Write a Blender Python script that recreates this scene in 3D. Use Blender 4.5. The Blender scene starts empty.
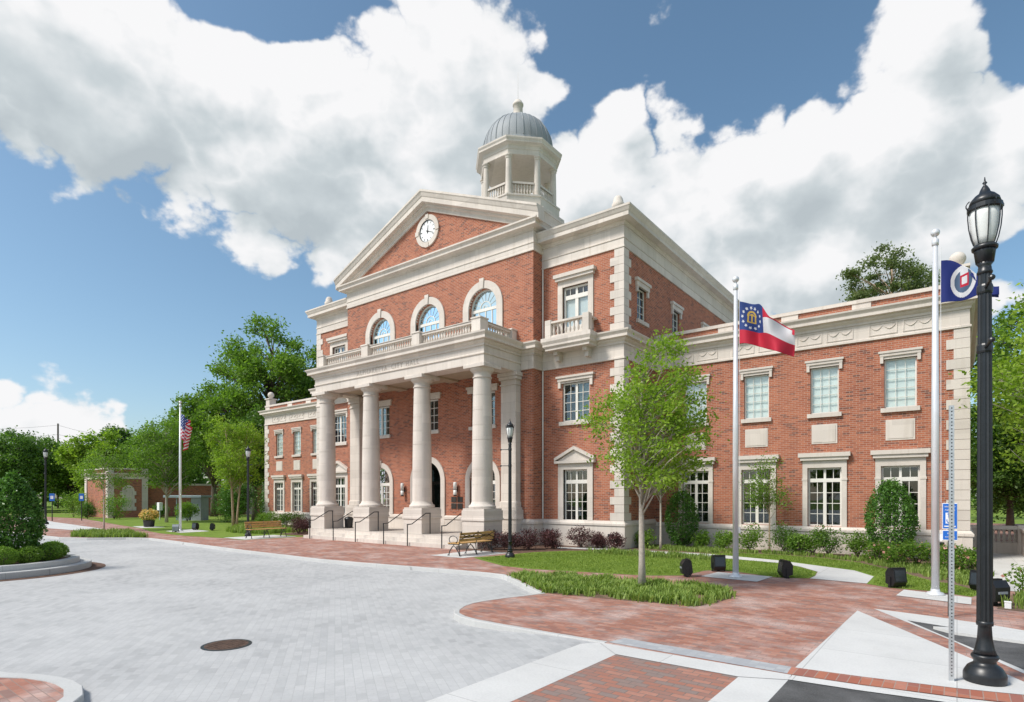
import bpy, math, random
import numpy as np
from mathutils import Vector, Matrix
from mathutils.geometry import tessellate_polygon

sc = bpy.context.scene
COL = sc.collection
R = math.radians
PI = math.pi

# ------------------------------------------------------------------ camera
YAW = 37.5
EYE = 2.1
cam_d = bpy.data.cameras.new('camera')
cam_d.sensor_width = 36.0
cam_d.lens = 36.0 * 580 / 1024
cam_d.shift_y = 146 / 1024
cam_d.clip_start = 0.1
cam_d.clip_end = 3000
cam = bpy.data.objects.new('camera', cam_d)
cam.location = (0, 0, EYE)
cam.rotation_euler = (R(90), 0, R(YAW))
COL.objects.link(cam)
sc.camera = cam

# ------------------------------------------------------------------ light and exposure
SUN_FROM = Vector((-0.42, -0.74, 0.98)).normalized()     # direction towards the sun
sun_el = math.asin(SUN_FROM.z)
sun_az = math.atan2(SUN_FROM.x, SUN_FROM.y)
sun_d = bpy.data.lights.new('sun', 'SUN')
sun_d.energy = 2.55
sun_d.angle = R(13)
sun_d.color = (1.0, 0.955, 0.89)
sun = bpy.data.objects.new('sun', sun_d)
sun.rotation_euler = SUN_FROM.to_track_quat('Z', 'Y').to_euler()
COL.objects.link(sun)

sc.view_settings.view_transform = 'Standard'
sc.view_settings.look = 'None'
sc.view_settings.gamma = 1.0
sc.view_settings.exposure = 0.62
sc.view_settings.use_curve_mapping = False
sc.render.engine = 'CYCLES'
sc.cycles.max_bounces = 5
sc.cycles.transparent_max_bounces = 8

world = bpy.data.worlds.new('World')
sc.world = world
world.use_nodes = True
world.cycles.sampling_method = 'MANUAL'
world.cycles.sample_map_resolution = 256


def N(nt, t, **kw):
    n = nt.nodes.new(t)
    ins = kw.pop('ins', None)
    for k, v in kw.items():
        setattr(n, k, v)
    if ins:
        for k, v in ins.items():
            if isinstance(v, bpy.types.NodeSocket):
                nt.links.new(v, n.inputs[k])
            else:
                n.inputs[k].default_value = v
    return n


def M_(nt, op, a, b=0.0, c=0.0, clamp=False):
    n = N(nt, 'ShaderNodeMath', operation=op, use_clamp=clamp)
    for i, v in enumerate((a, b, c)):
        if i >= len(n.inputs):
            break
        if isinstance(v, bpy.types.NodeSocket):
            nt.links.new(v, n.inputs[i])
        else:
            n.inputs[i].default_value = v
    return n.outputs[0]


def azel(u, v):
    """bearing right of the street axis and elevation of a sky point (for laying out the clouds)"""
    a = (u - 512) / 580
    b = (497 - v) / 580
    return math.atan(a), math.atan2(b, math.sqrt(1 + a * a))


# clouds: (u, v, half width, half height, weight) of the cloud banks, given as sky bearings
CLOUDS = [(40, 40, 340, 150, 1.15), (-260, 60, 300, 190, 1.2), (290, 140, 230, 135, 1.1), (470, 110, 130, 170, 1.1),
          (470, 235, 250, 60, .9), (590, 190, 110, 110, 1.0), (640, 250, 150, 110, 1.0),
          (790, 170, 130, 95, 1.1), (735, 205, 140, 95, 1.05), (880, 150, 130, 130, 1.1), (922, 45, 66, 110, 1.05),
          (1010, 140, 95, 75, 1.0), (900, 260, 190, 90, .9), (1130, 190, 180, 120, 1.0), (780, 275, 130, 62, 1.0),
          (30, 418, 110, 42, 1.0), (-60, 400, 130, 60, 1.0), (660, 30, 95, 30, .62), (700, 8, 80, 18, .6), (615, 100, 60, 60, .7)]
HOLES = [(-80, 275, 310, 105, 1.3), (252, 0, 78, 34, 1.1), (770, 5, 118, 72, 1.5), (600, 40, 42, 44, .8),
         (1022, 30, 42, 62, 1.2), (1035, 262, 60, 46, 1.0), (235, 335, 175, 72, 1.1)]


def build_world():
    g = bpy.data.node_groups.new('cloud_field', 'ShaderNodeTree')
    g.interface.new_socket('Vector', in_out='INPUT', socket_type='NodeSocketVector')
    g.interface.new_socket('Lift', in_out='INPUT', socket_type='NodeSocketFloat')
    g.interface.new_socket('Side', in_out='INPUT', socket_type='NodeSocketFloat')
    g.interface.new_socket('Detail', in_out='INPUT', socket_type='NodeSocketFloat')
    g.interface.new_socket('Density', in_out='OUTPUT', socket_type='NodeSocketFloat')
    gi = N(g, 'NodeGroupInput')
    go = N(g, 'NodeGroupOutput')
    rot = N(g, 'ShaderNodeVectorRotate', rotation_type='Z_AXIS', ins={'Vector': gi.outputs[0], 'Angle': -R(YAW)})
    sp = N(g, 'ShaderNodeSeparateXYZ', ins={0: rot.outputs[0]})
    az = M_(g, 'ADD', M_(g, 'ARCTAN2', sp.outputs[0], sp.outputs[1]), gi.outputs['Side'])
    el = M_(g, 'ADD', M_(g, 'ARCSINE', sp.outputs[2]), gi.outputs['Lift'])
    # back to a direction for the turbulence
    ce = M_(g, 'COSINE', el)
    cx = M_(g, 'MULTIPLY', M_(g, 'SINE', az), ce)
    cy = M_(g, 'MULTIPLY', M_(g, 'COSINE', az), ce)
    cz = M_(g, 'MULTIPLY', M_(g, 'SINE', el), 1.25)
    dv = N(g, 'ShaderNodeCombineXYZ', ins={0: cx, 1: cy, 2: cz}).outputs[0]
    pos = N(g, 'ShaderNodeCombineXYZ', ins={0: az, 1: el}).outputs[0]
    n1 = N(g, 'ShaderNodeTexNoise', noise_dimensions='3D',
           ins={'Vector': dv, 'Scale': 3.4, 'Detail': gi.outputs['Detail'], 'Roughness': .56, 'Lacunarity': 2.15, 'Distortion': 0.0}).outputs[0]
    # billows: ridged noise gives the round cauliflower heads
    nb = N(g, 'ShaderNodeTexNoise', noise_dimensions='3D', ins={'Vector': dv, 'Scale': 8.0, 'Detail': M_(g, 'MULTIPLY', gi.outputs['Detail'], .7), 'Roughness': .5}).outputs[0]
    bil = M_(g, 'ABSOLUTE', M_(g, 'SUBTRACT', nb, .5))
    cur = None
    # pull the position about a little so that bank outlines are not ellipses
    nw = N(g, 'ShaderNodeTexNoise', ins={'Vector': dv, 'Scale': 2.2, 'Detail': 1.0}).outputs[1]
    nws = N(g, 'ShaderNodeVectorMath', operation='MULTIPLY_ADD', ins={0: nw, 1: (.14, .10, 0), 2: pos}).outputs[0]
    pos = N(g, 'ShaderNodeVectorMath', operation='ADD', ins={0: nws, 1: (-.07, -.05, 0)}).outputs[0]
    # generic cover away from the street axis
    for (u, v, ru, rv, w) in CLOUDS:
        a0, e0 = azel(u, v)
        ra = abs(azel(u + ru, v)[0] - azel(u - ru, v)[0]) / 2
        re = abs(azel(u, v + rv)[1] - azel(u, v - rv)[1]) / 2
        q = N(g, 'ShaderNodeVectorMath', operation='MULTIPLY_ADD', ins={0: pos, 1: (1 / ra, 1 / re, 0), 2: (-a0 / ra, -e0 / re, 0)}).outputs[0]
        ln = N(g, 'ShaderNodeVectorMath', operation='LENGTH', ins={0: q}).outputs[1]
        f = M_(g, 'MULTIPLY_ADD', ln, -w, w)
        cur = f if cur is None else M_(g, 'SMOOTH_MAX', cur, f, .15)
    back = M_(g, 'MULTIPLY_ADD', M_(g, 'ABSOLUTE', az), 1.6, -2.6)
    cur = M_(g, 'MAXIMUM', cur, M_(g, 'MINIMUM', back, .12))
    for (u, v, ru, rv, w) in HOLES:
        a0, e0 = azel(u, v)
        ra = abs(azel(u + ru, v)[0] - azel(u - ru, v)[0]) / 2
        re = abs(azel(u, v + rv)[1] - azel(u, v - rv)[1]) / 2
        q = N(g, 'ShaderNodeVectorMath', operation='MULTIPLY_ADD', ins={0: pos, 1: (1 / ra, 1 / re, 0), 2: (-a0 / ra, -e0 / re, 0)}).outputs[0]
        ln = N(g, 'ShaderNodeVectorMath', operation='LENGTH', ins={0: q}).outputs[1]
        f = M_(g, 'MULTIPLY_ADD', ln, w, -w)
        cur = M_(g, 'SMOOTH_MIN', cur, f, .12)
    d = M_(g, 'MULTIPLY_ADD', M_(g, 'SUBTRACT', n1, .5), 1.5, cur)
    d = M_(g, 'MULTIPLY_ADD', M_(g, 'SUBTRACT', bil, .09), 2.6, d)
    g.links.new(d, go.inputs[0])

    nt = world.node_tree
    nt.nodes.clear()
    out = N(nt, 'ShaderNodeOutputWorld')
    tc = N(nt, 'ShaderNodeTexCoord')
    D = tc.outputs['Generated']
    def field(lift, side, det):
        n = N(nt, 'ShaderNodeGroup', node_tree=g, ins={0: D, 1: lift, 2: side, 3: det})
        return n.outputs[0]
    d0 = field(0.0, 0.0, 8.0)
    d1 = field(0.045, -0.03, 6.0)
    cover = N(nt, 'ShaderNodeMapRange', interpolation_type='SMOOTHERSTEP', ins={0: d0, 1: -.01, 2: .21}).outputs[0]
    # light side towards the sun, grey where the bank is thick above
    lit = M_(nt, 'MULTIPLY_ADD', M_(nt, 'SUBTRACT', d0, d1), .85, .56, clamp=True)
    thick = N(nt, 'ShaderNodeMapRange', interpolation_type='SMOOTHSTEP', ins={0: d1, 1: .1, 2: 1.0, 3: 1.0, 4: .62}).outputs[0]
    br = M_(nt, 'MULTIPLY', M_(nt, 'MULTIPLY_ADD', lit, .62, .50), thick)
    ramp = N(nt, 'ShaderNodeValToRGB', ins={0: br})
    cr = ramp.color_ramp
    cr.elements[0].position = .2
    cr.elements[0].color = (.44, .50, .54, 1)
    cr.elements[1].position = .95
    cr.elements[1].color = (.97, .97, .98, 1)
    e = cr.elements.new(.5); e.color = (.62, .68, .71, 1)
    e = cr.elements.new(.72); e.color = (.82, .85, .87, 1)
    sky = N(nt, 'ShaderNodeTexSky', sky_type='NISHITA')
    sky.sun_disc = False
    sky.sun_elevation = sun_el
    sky.sun_rotation = sun_az
    sky.air_density = 1.0
    sky.dust_density = 1.3
    sky.ozone_density = 2.5
    hs = N(nt, 'ShaderNodeHueSaturation', ins={'Hue': .487, 'Saturation': 1.02, 'Value': 1.0, 'Color': sky.outputs[0]})
    cl = N(nt, 'ShaderNodeVectorMath', operation='SCALE', ins={0: ramp.outputs[0], 'Scale': 6.3})
    mix = N(nt, 'ShaderNodeMix', data_type='RGBA', ins={0: cover, 6: hs.outputs[0], 7: cl.outputs[0]})
    bg = N(nt, 'ShaderNodeBackground', ins={'Color': mix.outputs[2], 'Strength': .10})
    nt.links.new(bg.outputs[0], out.inputs[0])


build_world()

# ------------------------------------------------------------------ materials
MATS = {}


def newmat(name):
    m = bpy.data.materials.new(name)
    m.use_nodes = True
    nt = m.node_tree
    b = nt.nodes['Principled BSDF']
    MATS[name] = m
    return m, nt, b


def objco(nt):
    return N(nt, 'ShaderNodeTexCoord').outputs['Object']


def mixc(nt, fac, a, b, blend='MIX'):
    n = N(nt, 'ShaderNodeMix', data_type='RGBA', blend_type=blend)
    for i, v in ((0, fac), (6, a), (7, b)):
        if isinstance(v, bpy.types.NodeSocket):
            nt.links.new(v, n.inputs[i])
        else:
            n.inputs[i].default_value = v if i == 0 else (*v[:3], 1)
    return n.outputs[2]


def noise(nt, co, scale, detail=4, rough=.55):
    return N(nt, 'ShaderNodeTexNoise', ins={'Vector': co, 'Scale': scale, 'Detail': detail, 'Roughness': rough}).outputs[0]


def ramp01(nt, v, lo, hi):
    return N(nt, 'ShaderNodeMapRange', ins={0: v, 1: lo, 2: hi}).outputs[0]


def plain(name, col, rough=.6, metal=0.0, var=.12, scale=3.0, fine=60.0, bump=0.0, spec=.5):
    m, nt, b = newmat(name)
    co = objco(nt)
    f = M_(nt, 'ADD', M_(nt, 'MULTIPLY', noise(nt, co, scale), .6), M_(nt, 'MULTIPLY', noise(nt, co, fine, 2), .4))
    lo = [c * (1 - var * 1.6) for c in col]
    hi = [min(1, c * (1 + var * 1.6)) for c in col]
    nt.links.new(mixc(nt, ramp01(nt, f, .3, .7), lo, hi), b.inputs['Base Color'])
    b.inputs['Roughness'].default_value = rough
    b.inputs['Metallic'].default_value = metal
    b.inputs['Specular IOR Level'].default_value = spec
    if bump:
        bp = N(nt, 'ShaderNodeBump', ins={'Strength': bump, 'Distance': .01, 'Height': f})
        nt.links.new(bp.outputs[0], b.inputs['Normal'])
    return m


def brick_wall(name, c1, c2, dark, mortar, bw=.215, bh=.072, vertical=True):
    m, nt, b = newmat(name)
    co = objco(nt)
    sp = N(nt, 'ShaderNodeSeparateXYZ', ins={0: co})
    if vertical:
        v = N(nt, 'ShaderNodeCombineXYZ', ins={0: M_(nt, 'ADD', sp.outputs[0], sp.outputs[1]), 1: sp.outputs[2]}).outputs[0]
    else:
        v = co
    bt = N(nt, 'ShaderNodeTexBrick', ins={'Vector': v, 'Color1': (0, 0, 0, 1), 'Color2': (1, 1, 1, 1), 'Mortar': (.5, .5, .5, 1),
                                         'Scale': 1.0, 'Mortar Size': .0055, 'Mortar Smooth': .3, 'Bias': 0.0,
                                         'Brick Width': bw, 'Row Height': bh})
    big = noise(nt, co, .45, 6, .65)
    base = mixc(nt, bt.outputs[0], c1, c2)
    # odd dark burnt bricks: white noise per brick cell
    row = M_(nt, 'FLOOR', M_(nt, 'DIVIDE', N(nt, 'ShaderNodeSeparateXYZ', ins={0: v}).outputs[1], bh))
    shift = M_(nt, 'MULTIPLY', M_(nt, 'MODULO', row, 2.0), .5)
    colm = M_(nt, 'FLOOR', M_(nt, 'ADD', M_(nt, 'DIVIDE', N(nt, 'ShaderNodeSeparateXYZ', ins={0: v}).outputs[0], bw), shift))
    wn = N(nt, 'ShaderNodeTexWhiteNoise', noise_dimensions='2D', ins={'Vector': N(nt, 'ShaderNodeCombineXYZ', ins={0: colm, 1: row}).outputs[0]}).outputs[0]
    base = mixc(nt, M_(nt, 'MULTIPLY', M_(nt, 'GREATER_THAN', wn, .87), .8), base, dark)
    base = mixc(nt, M_(nt, 'MULTIPLY', ramp01(nt, big, .40, .68), .45), base, [min(1, c * 1.18) for c in c2])
    stv = N(nt, 'ShaderNodeVectorMath', operation='MULTIPLY', ins={0: co, 1: (2.5, 2.5, .3)}).outputs[0]
    base = mixc(nt, M_(nt, 'MULTIPLY', ramp01(nt, noise(nt, stv, 1.0, 5), .52, .75), .35), base, [c * .72 for c in c1])
    col = mixc(nt, bt.outputs[1], base, mortar)
    nt.links.new(col, b.inputs['Base Color'])
    b.inputs['Roughness'].default_value = .85
    b.inputs['Specular IOR Level'].default_value = .2
    bp = N(nt, 'ShaderNodeBump', ins={'Strength': .5, 'Distance': .006, 'Height': M_(nt, 'SUBTRACT', 1.0, bt.outputs[1])})
    nt.links.new(bp.outputs[0], b.inputs['Normal'])
    return m


def pavers(name, cols, mortar, bw, bh, msize=.004, offset=.5, stain=None, rough=.85, rot=0.0, grime=None):
    """unit paving with a colour of its own per unit (2D cells on the ground)"""
    m, nt, b = newmat(name)
    co = objco(nt)
    if rot:
        co = N(nt, 'ShaderNodeVectorRotate', rotation_type='Z_AXIS', ins={'Vector': co, 'Angle': rot}).outputs[0]
    bt = N(nt, 'ShaderNodeTexBrick', offset=offset, ins={'Vector': co, 'Color1': (0, 0, 0, 1), 'Color2': (1, 1, 1, 1), 'Mortar': (.5, .5, .5, 1),
                                                        'Scale': 1.0, 'Mortar Size': msize, 'Mortar Smooth': .2, 'Bias': 0.0,
                                                        'Brick Width': bw, 'Row Height': bh})
    rp = N(nt, 'ShaderNodeValToRGB', ins={0: bt.outputs[0]})
    rp.color_ramp.interpolation = 'CONSTANT'
    for i, c in enumerate(cols):
        el = rp.color_ramp.elements[i] if i < 2 else rp.color_ramp.elements.new(i / len(cols))
        el.position = i / len(cols)
        el.color = (*c, 1)
    base = rp.outputs[0]
    base = mixc(nt, M_(nt, 'MULTIPLY', ramp01(nt, noise(nt, co, 14, 5, .7), .35, .7), .30), base, [c * .72 for c in cols[0]])
    if stain:
        f = ramp01(nt, noise(nt, co, stain[1], 6, .65), stain[2], stain[3])
        base = mixc(nt, M_(nt, 'MULTIPLY', f, stain[4]), base, stain[0])
    if grime:
        f = M_(nt, 'MULTIPLY', ramp01(nt, noise(nt, co, grime[1], 7, .68), grime[2], grime[3]), ramp01(nt, noise(nt, co, .18, 2), .35, .65))
        base = mixc(nt, M_(nt, 'MULTIPLY', f, grime[4]), base, grime[0])
        sp_ = ramp01(nt, noise(nt, co, 26, 4, .75), .56, .74)
        base = mixc(nt, M_(nt, 'MULTIPLY', sp_, .45), base, grime[0])
    col = mixc(nt, bt.outputs[1], base, mortar)
    nt.links.new(col, b.inputs['Base Color'])
    b.inputs['Roughness'].default_value = rough
    b.inputs['Specular IOR Level'].default_value = .3
    bp = N(nt, 'ShaderNodeBump', ins={'Strength': .35, 'Distance': .006, 'Height': M_(nt, 'SUBTRACT', 1.0, bt.outputs[1])})
    nt.links.new(bp.outputs[0], b.inputs['Normal'])
    return m


def leafmat(name, lo, hi, trans=.35, rough=.55):
    m, nt, b = newmat(name)
    ge = N(nt, 'ShaderNodeNewGeometry')
    co = objco(nt)
    f = M_(nt, 'ADD', M_(nt, 'MULTIPLY', ge.outputs['Random Per Island'], .6), M_(nt, 'MULTIPLY', noise(nt, co, 1.4, 2), .5))
    c = mixc(nt, ramp01(nt, f, .15, .9), lo, hi)
    nt.links.new(c, b.inputs['Base Color'])
    b.inputs['Roughness'].default_value = rough
    b.inputs['Specular IOR Level'].default_value = .35
    tr = N(nt, 'ShaderNodeBsdfTranslucent', ins={'Color': mixc(nt, 1.0, c, (1.0, 1.15, .55), 'MULTIPLY')})
    mx = N(nt, 'ShaderNodeMixShader', ins={0: trans, 1: b.outputs[0], 2: tr.outputs[0]})
    nt.links.new(mx.outputs[0], nt.nodes['Material Output'].inputs[0])
    return m


def glass(name, tint=(.75, .82, .82), refl=(.9, .95, 1.0), base=.14, gain=.7):
    m, nt, b = newmat(name)
    nt.nodes.remove(b)
    tr = N(nt, 'ShaderNodeBsdfTransparent', ins={'Color': (*tint, 1)})
    gl = N(nt, 'ShaderNodeBsdfGlossy', ins={'Color': (*refl, 1), 'Roughness': .015})
    co = objco(nt)
    bp = N(nt, 'ShaderNodeBump', ins={'Strength': .03, 'Distance': .05, 'Height': noise(nt, co, 1.3, 1)})
    nt.links.new(bp.outputs[0], gl.inputs['Normal'])
    lw = N(nt, 'ShaderNodeLayerWeight', ins={'Blend': .35})
    fac = M_(nt, 'MULTIPLY_ADD', lw.outputs['Fresnel'], gain, base, clamp=True)
    mx = N(nt, 'ShaderNodeMixShader', ins={0: fac, 1: tr.outputs[0], 2: gl.outputs[0]})
    nt.links.new(mx.outputs[0], nt.nodes['Material Output'].inputs[0])
    return m


def stone(name, col, bw=1.1, bh=.42, joint=.45, vertical=True):
    m, nt, b = newmat(name)
    co = objco(nt)
    sp = N(nt, 'ShaderNodeSeparateXYZ', ins={0: co})
    v = N(nt, 'ShaderNodeCombineXYZ', ins={0: M_(nt, 'ADD', sp.outputs[0], sp.outputs[1]), 1: sp.outputs[2]}).outputs[0]
    bt = N(nt, 'ShaderNodeTexBrick', ins={'Vector': v, 'Color1': (.35, .35, .35, 1), 'Color2': (.65, .65, .65, 1), 'Mortar': (.5, .5, .5, 1),
                                         'Scale': 1.0, 'Mortar Size': .006, 'Mortar Smooth': .2, 'Brick Width': bw, 'Row Height': bh})
    f = M_(nt, 'ADD', M_(nt, 'MULTIPLY', noise(nt, co, .9, 5), .5), M_(nt, 'MULTIPLY', noise(nt, co, 45, 3), .5))
    f = M_(nt, 'MULTIPLY_ADD', M_(nt, 'SUBTRACT', bt.outputs[0], .5), .9, f)
    c = mixc(nt, ramp01(nt, f, .25, .75), [x * .82 for x in col], [min(1, x * 1.10) for x in col])
    # rain streaks: tall thin noise
    st = N(nt, 'ShaderNodeVectorMath', operation='MULTIPLY', ins={0: co, 1: (7, 7, .35)}).outputs[0]
    c = mixc(nt, M_(nt, 'MULTIPLY', ramp01(nt, noise(nt, st, 1.0, 4), .50, .78), .34), c, [col[0] * .62, col[1] * .58, col[2] * .52])
    if joint:
        c = mixc(nt, M_(nt, 'MULTIPLY', bt.outputs[1], joint), c, [x * .55 for x in col])
    nt.links.new(c, b.inputs['Base Color'])
    b.inputs['Roughness'].default_value = .8
    b.inputs['Specular IOR Level'].default_value = .25
    return m


brick_wall('brick', (.29, .088, .050), (.43, .155, .086), (.12, .058, .05), (.45, .37, .30))
STONE = (.66, .595, .53)
stone('stone', STONE, joint=0)
stone('ashlar', STONE, bw=1.25, bh=.45, joint=.55)
plain('paint', (.74, .71, .65), .5, var=.04)
plain('soffit', (.46, .37, .27), .8, var=.08)
plain('metal_roof', (.285, .305, .32), .65, metal=.0, var=.12, scale=1.2)
plain('black_iron', (.012, .014, .016), .38, var=.3, scale=8, spec=.6)
plain('bronze', (.05, .042, .036), .4, metal=.5, var=.3)
plain('aluminium', (.74, .75, .77), .36, metal=.35, var=.05)
plain('galvanised', (.55, .57, .58), .45, metal=.6, var=.12, scale=20)
plain('black_plastic', (.012, .012, .013), .45, var=.25)
plain('grey_box', (.30, .33, .36), .5, var=.12)
plain('bench_wood', (.50, .30, .105), .5, var=.22, scale=9)
plain('white_paint', (.80, .80, .80), .5, var=.03)
plain('milk_glass', (.74, .75, .72), .25, var=.04, scale=8)
plain('dark_room', (.055, .068, .052), .9, var=.5, scale=1.6)  # room darkness put into the colour of the sheets behind the panes
plain('blind', (.80, .85, .82), .8, var=.06)
plain('blind_white', (.68, .72, .72), .8, var=.05)
def concrete(name, col, joint=1.5):
    m, nt, b = newmat(name)
    co = objco(nt)
    bt = N(nt, 'ShaderNodeTexBrick', offset=0.0, ins={'Vector': co, 'Color1': (.4, .4, .4, 1), 'Color2': (.6, .6, .6, 1), 'Mortar': (.5, .5, .5, 1), 'Scale': 1.0,
                                                     'Mortar Size': .007, 'Mortar Smooth': .3, 'Brick Width': joint, 'Row Height': joint})
    f = M_(nt, 'ADD', M_(nt, 'MULTIPLY', noise(nt, co, 1.3, 6, .65), .6), M_(nt, 'MULTIPLY', noise(nt, co, 40, 3), .4))
    f = M_(nt, 'ADD', f, M_(nt, 'MULTIPLY', M_(nt, 'SUBTRACT', bt.outputs[0], .5), .6))
    c = mixc(nt, ramp01(nt, f, .3, .7), [x * .84 for x in col], [min(1, x * 1.08) for x in col])
    dirt = ramp01(nt, noise(nt, co, 2.6, 7, .7), .55, .78)
    c = mixc(nt, M_(nt, 'MULTIPLY', dirt, .30), c, [col[0] * .55, col[1] * .52, col[2] * .48])
    c = mixc(nt, M_(nt, 'MULTIPLY', bt.outputs[1], .55), c, [x * .45 for x in col])
    nt.links.new(c, b.inputs['Base Color'])
    b.inputs['Roughness'].default_value = .88
    b.inputs['Specular IOR Level'].default_value = .25
    bp = N(nt, 'ShaderNodeBump', ins={'Strength': .2, 'Distance': .01, 'Height': f})
    nt.links.new(bp.outputs[0], b.inputs['Normal'])
concrete('concrete', (.61, .605, .585))
concrete('kerb_concrete', (.52, .52, .505), 2.4)
plain('asphalt', (.088, .087, .086), .9, var=.42, scale=2.0, fine=70, bump=.4)
plain('mulch', (.115, .062, .040), .95, var=.45, scale=6, fine=70, bump=.6)
plain('soil', (.17, .11, .07), .95, var=.35, scale=5, fine=70, bump=.6)
plain('bark_pale', (.42, .37, .31), .9, var=.18, scale=14)
plain('bark', (.13, .10, .075), .95, var=.3, scale=10)
plain('bark_tan', (.40, .29, .20), .85, var=.15, scale=10)
plain('clock_white', (.82, .82, .81), .4, var=.02)
plain('teal_metal', (.26, .34, .37), .5, var=.1)
plain('wood_pole', (.12, .095, .075), .9, var=.2)
plain('rust', (.105, .062, .042), .7, metal=.2, var=.45, scale=9, fine=80, bump=.5)
plain('pot', (.03, .03, .032), .5)
plain('lens_dark', (.03, .034, .04), .12, var=.05)
plain('letter', (.44, .385, .33), .8, var=.05)
glass('glass_upper', (.96, .98, .97), base=.04, gain=.3)
glass('glass_lower', (.66, .72, .70), base=.045)
glass('glass_sky', (.55, .68, .74), (.62, .84, .95), base=.42)
pavers('road_pavers', [(.415, .417, .415), (.44, .441, .438), (.395, .398, .397), (.455, .455, .45), (.425, .427, .424), (.37, .372, .37), (.448, .448, .444)], (.385, .385, .38), .22, .11, .003, rot=.62,
       stain=((.56, .56, .55), .32, .40, .72, .75), grime=((.27, .265, .255), .9, .56, .80, .40))
pavers('brick_walk', [(.33, .145, .100), (.40, .185, .130), (.29, .137, .104), (.44, .225, .165), (.36, .165, .118), (.27, .165, .138)], (.27, .20, .17), .2, .1, .005,
       stain=((.60, .49, .45), 1.1, .46, .70, .66))
pavers('brick_soldier', [(.42, .16, .10), (.36, .125, .08), (.46, .20, .14), (.32, .13, .10)], (.33, .25, .21), .11, .6, .005, offset=0.0)
pavers('brick_cross', [(.38, .17, .12), (.31, .17, .135), (.27, .20, .175), (.42, .21, .155), (.25, .20, .18), (.35, .165, .12)], (.18, .145, .125), .21, .105, .006, grime=((.2, .17, .15), 1.4, .5, .8, .4))
pavers('granite_strip', [(.40, .41, .42), (.44, .45, .455), (.37, .38, .395)], (.33, .34, .35), .11, .11, .003, offset=0.0)
# grass soil sheet
m, nt, b = newmat('lawn')
co = objco(nt)
f = M_(nt, 'ADD', M_(nt, 'MULTIPLY', noise(nt, co, 1.6, 4), .5), M_(nt, 'MULTIPLY', noise(nt, co, 55, 3), .5))
nt.links.new(mixc(nt, ramp01(nt, f, .3, .7), (.085, .155, .022), (.24, .32, .06)), b.inputs['Base Color'])
b.inputs['Roughness'].default_value = .95
b.inputs['Specular IOR Level'].default_value = .1
leafmat('grass_blade', (.13, .22, .028), (.33, .42, .08), .35)
leafmat('liriope', (.11, .20, .03), (.36, .46, .11), .35)
leafmat('leaf_bright', (.14, .25, .022), (.38, .52, .07), .5)
leafmat('leaf_mid', (.085, .18, .024), (.24, .38, .055), .5)
leafmat('leaf_dark', (.055, .125, .024), (.16, .28, .05), .45, .45)
leafmat('leaf_holly', (.032, .10, .018), (.15, .31, .05), .28, .36)
leafmat('leaf_box', (.08, .18, .02), (.28, .44, .06), .35)
leafmat('leaf_purple', (.040, .016, .020), (.15, .06, .06), .2)
leafmat('leaf_pine', (.08, .125, .045), (.24, .29, .11), .4)
leafmat('petal', (.55, .20, .17), (.80, .42, .36), .3)
leafmat('petal_yellow', (.65, .42, .12), (.85, .62, .28), .3)


# ------------------------------------------------------------------ mesh helpers
def tag(o, label=None, cat=None, group=None, kind=None):
    for k, v in (('label', label), ('category', cat), ('group', group), ('kind', kind)):
        if v:
            o[k] = v
    return o


def wloc(o):
    l = Vector((0, 0, 0))
    while o is not None:
        l += o.location
        o = o.parent
    return l


def empty(name, loc=(0, 0, 0), rz=0, label=None, cat=None, group=None, parent=None):
    o = bpy.data.objects.new(name, None)
    o.empty_display_size = .3
    COL.objects.link(o)
    o.location = loc
    o.rotation_euler = (0, 0, rz)
    o.parent = parent
    return tag(o, label, cat, group)


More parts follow.
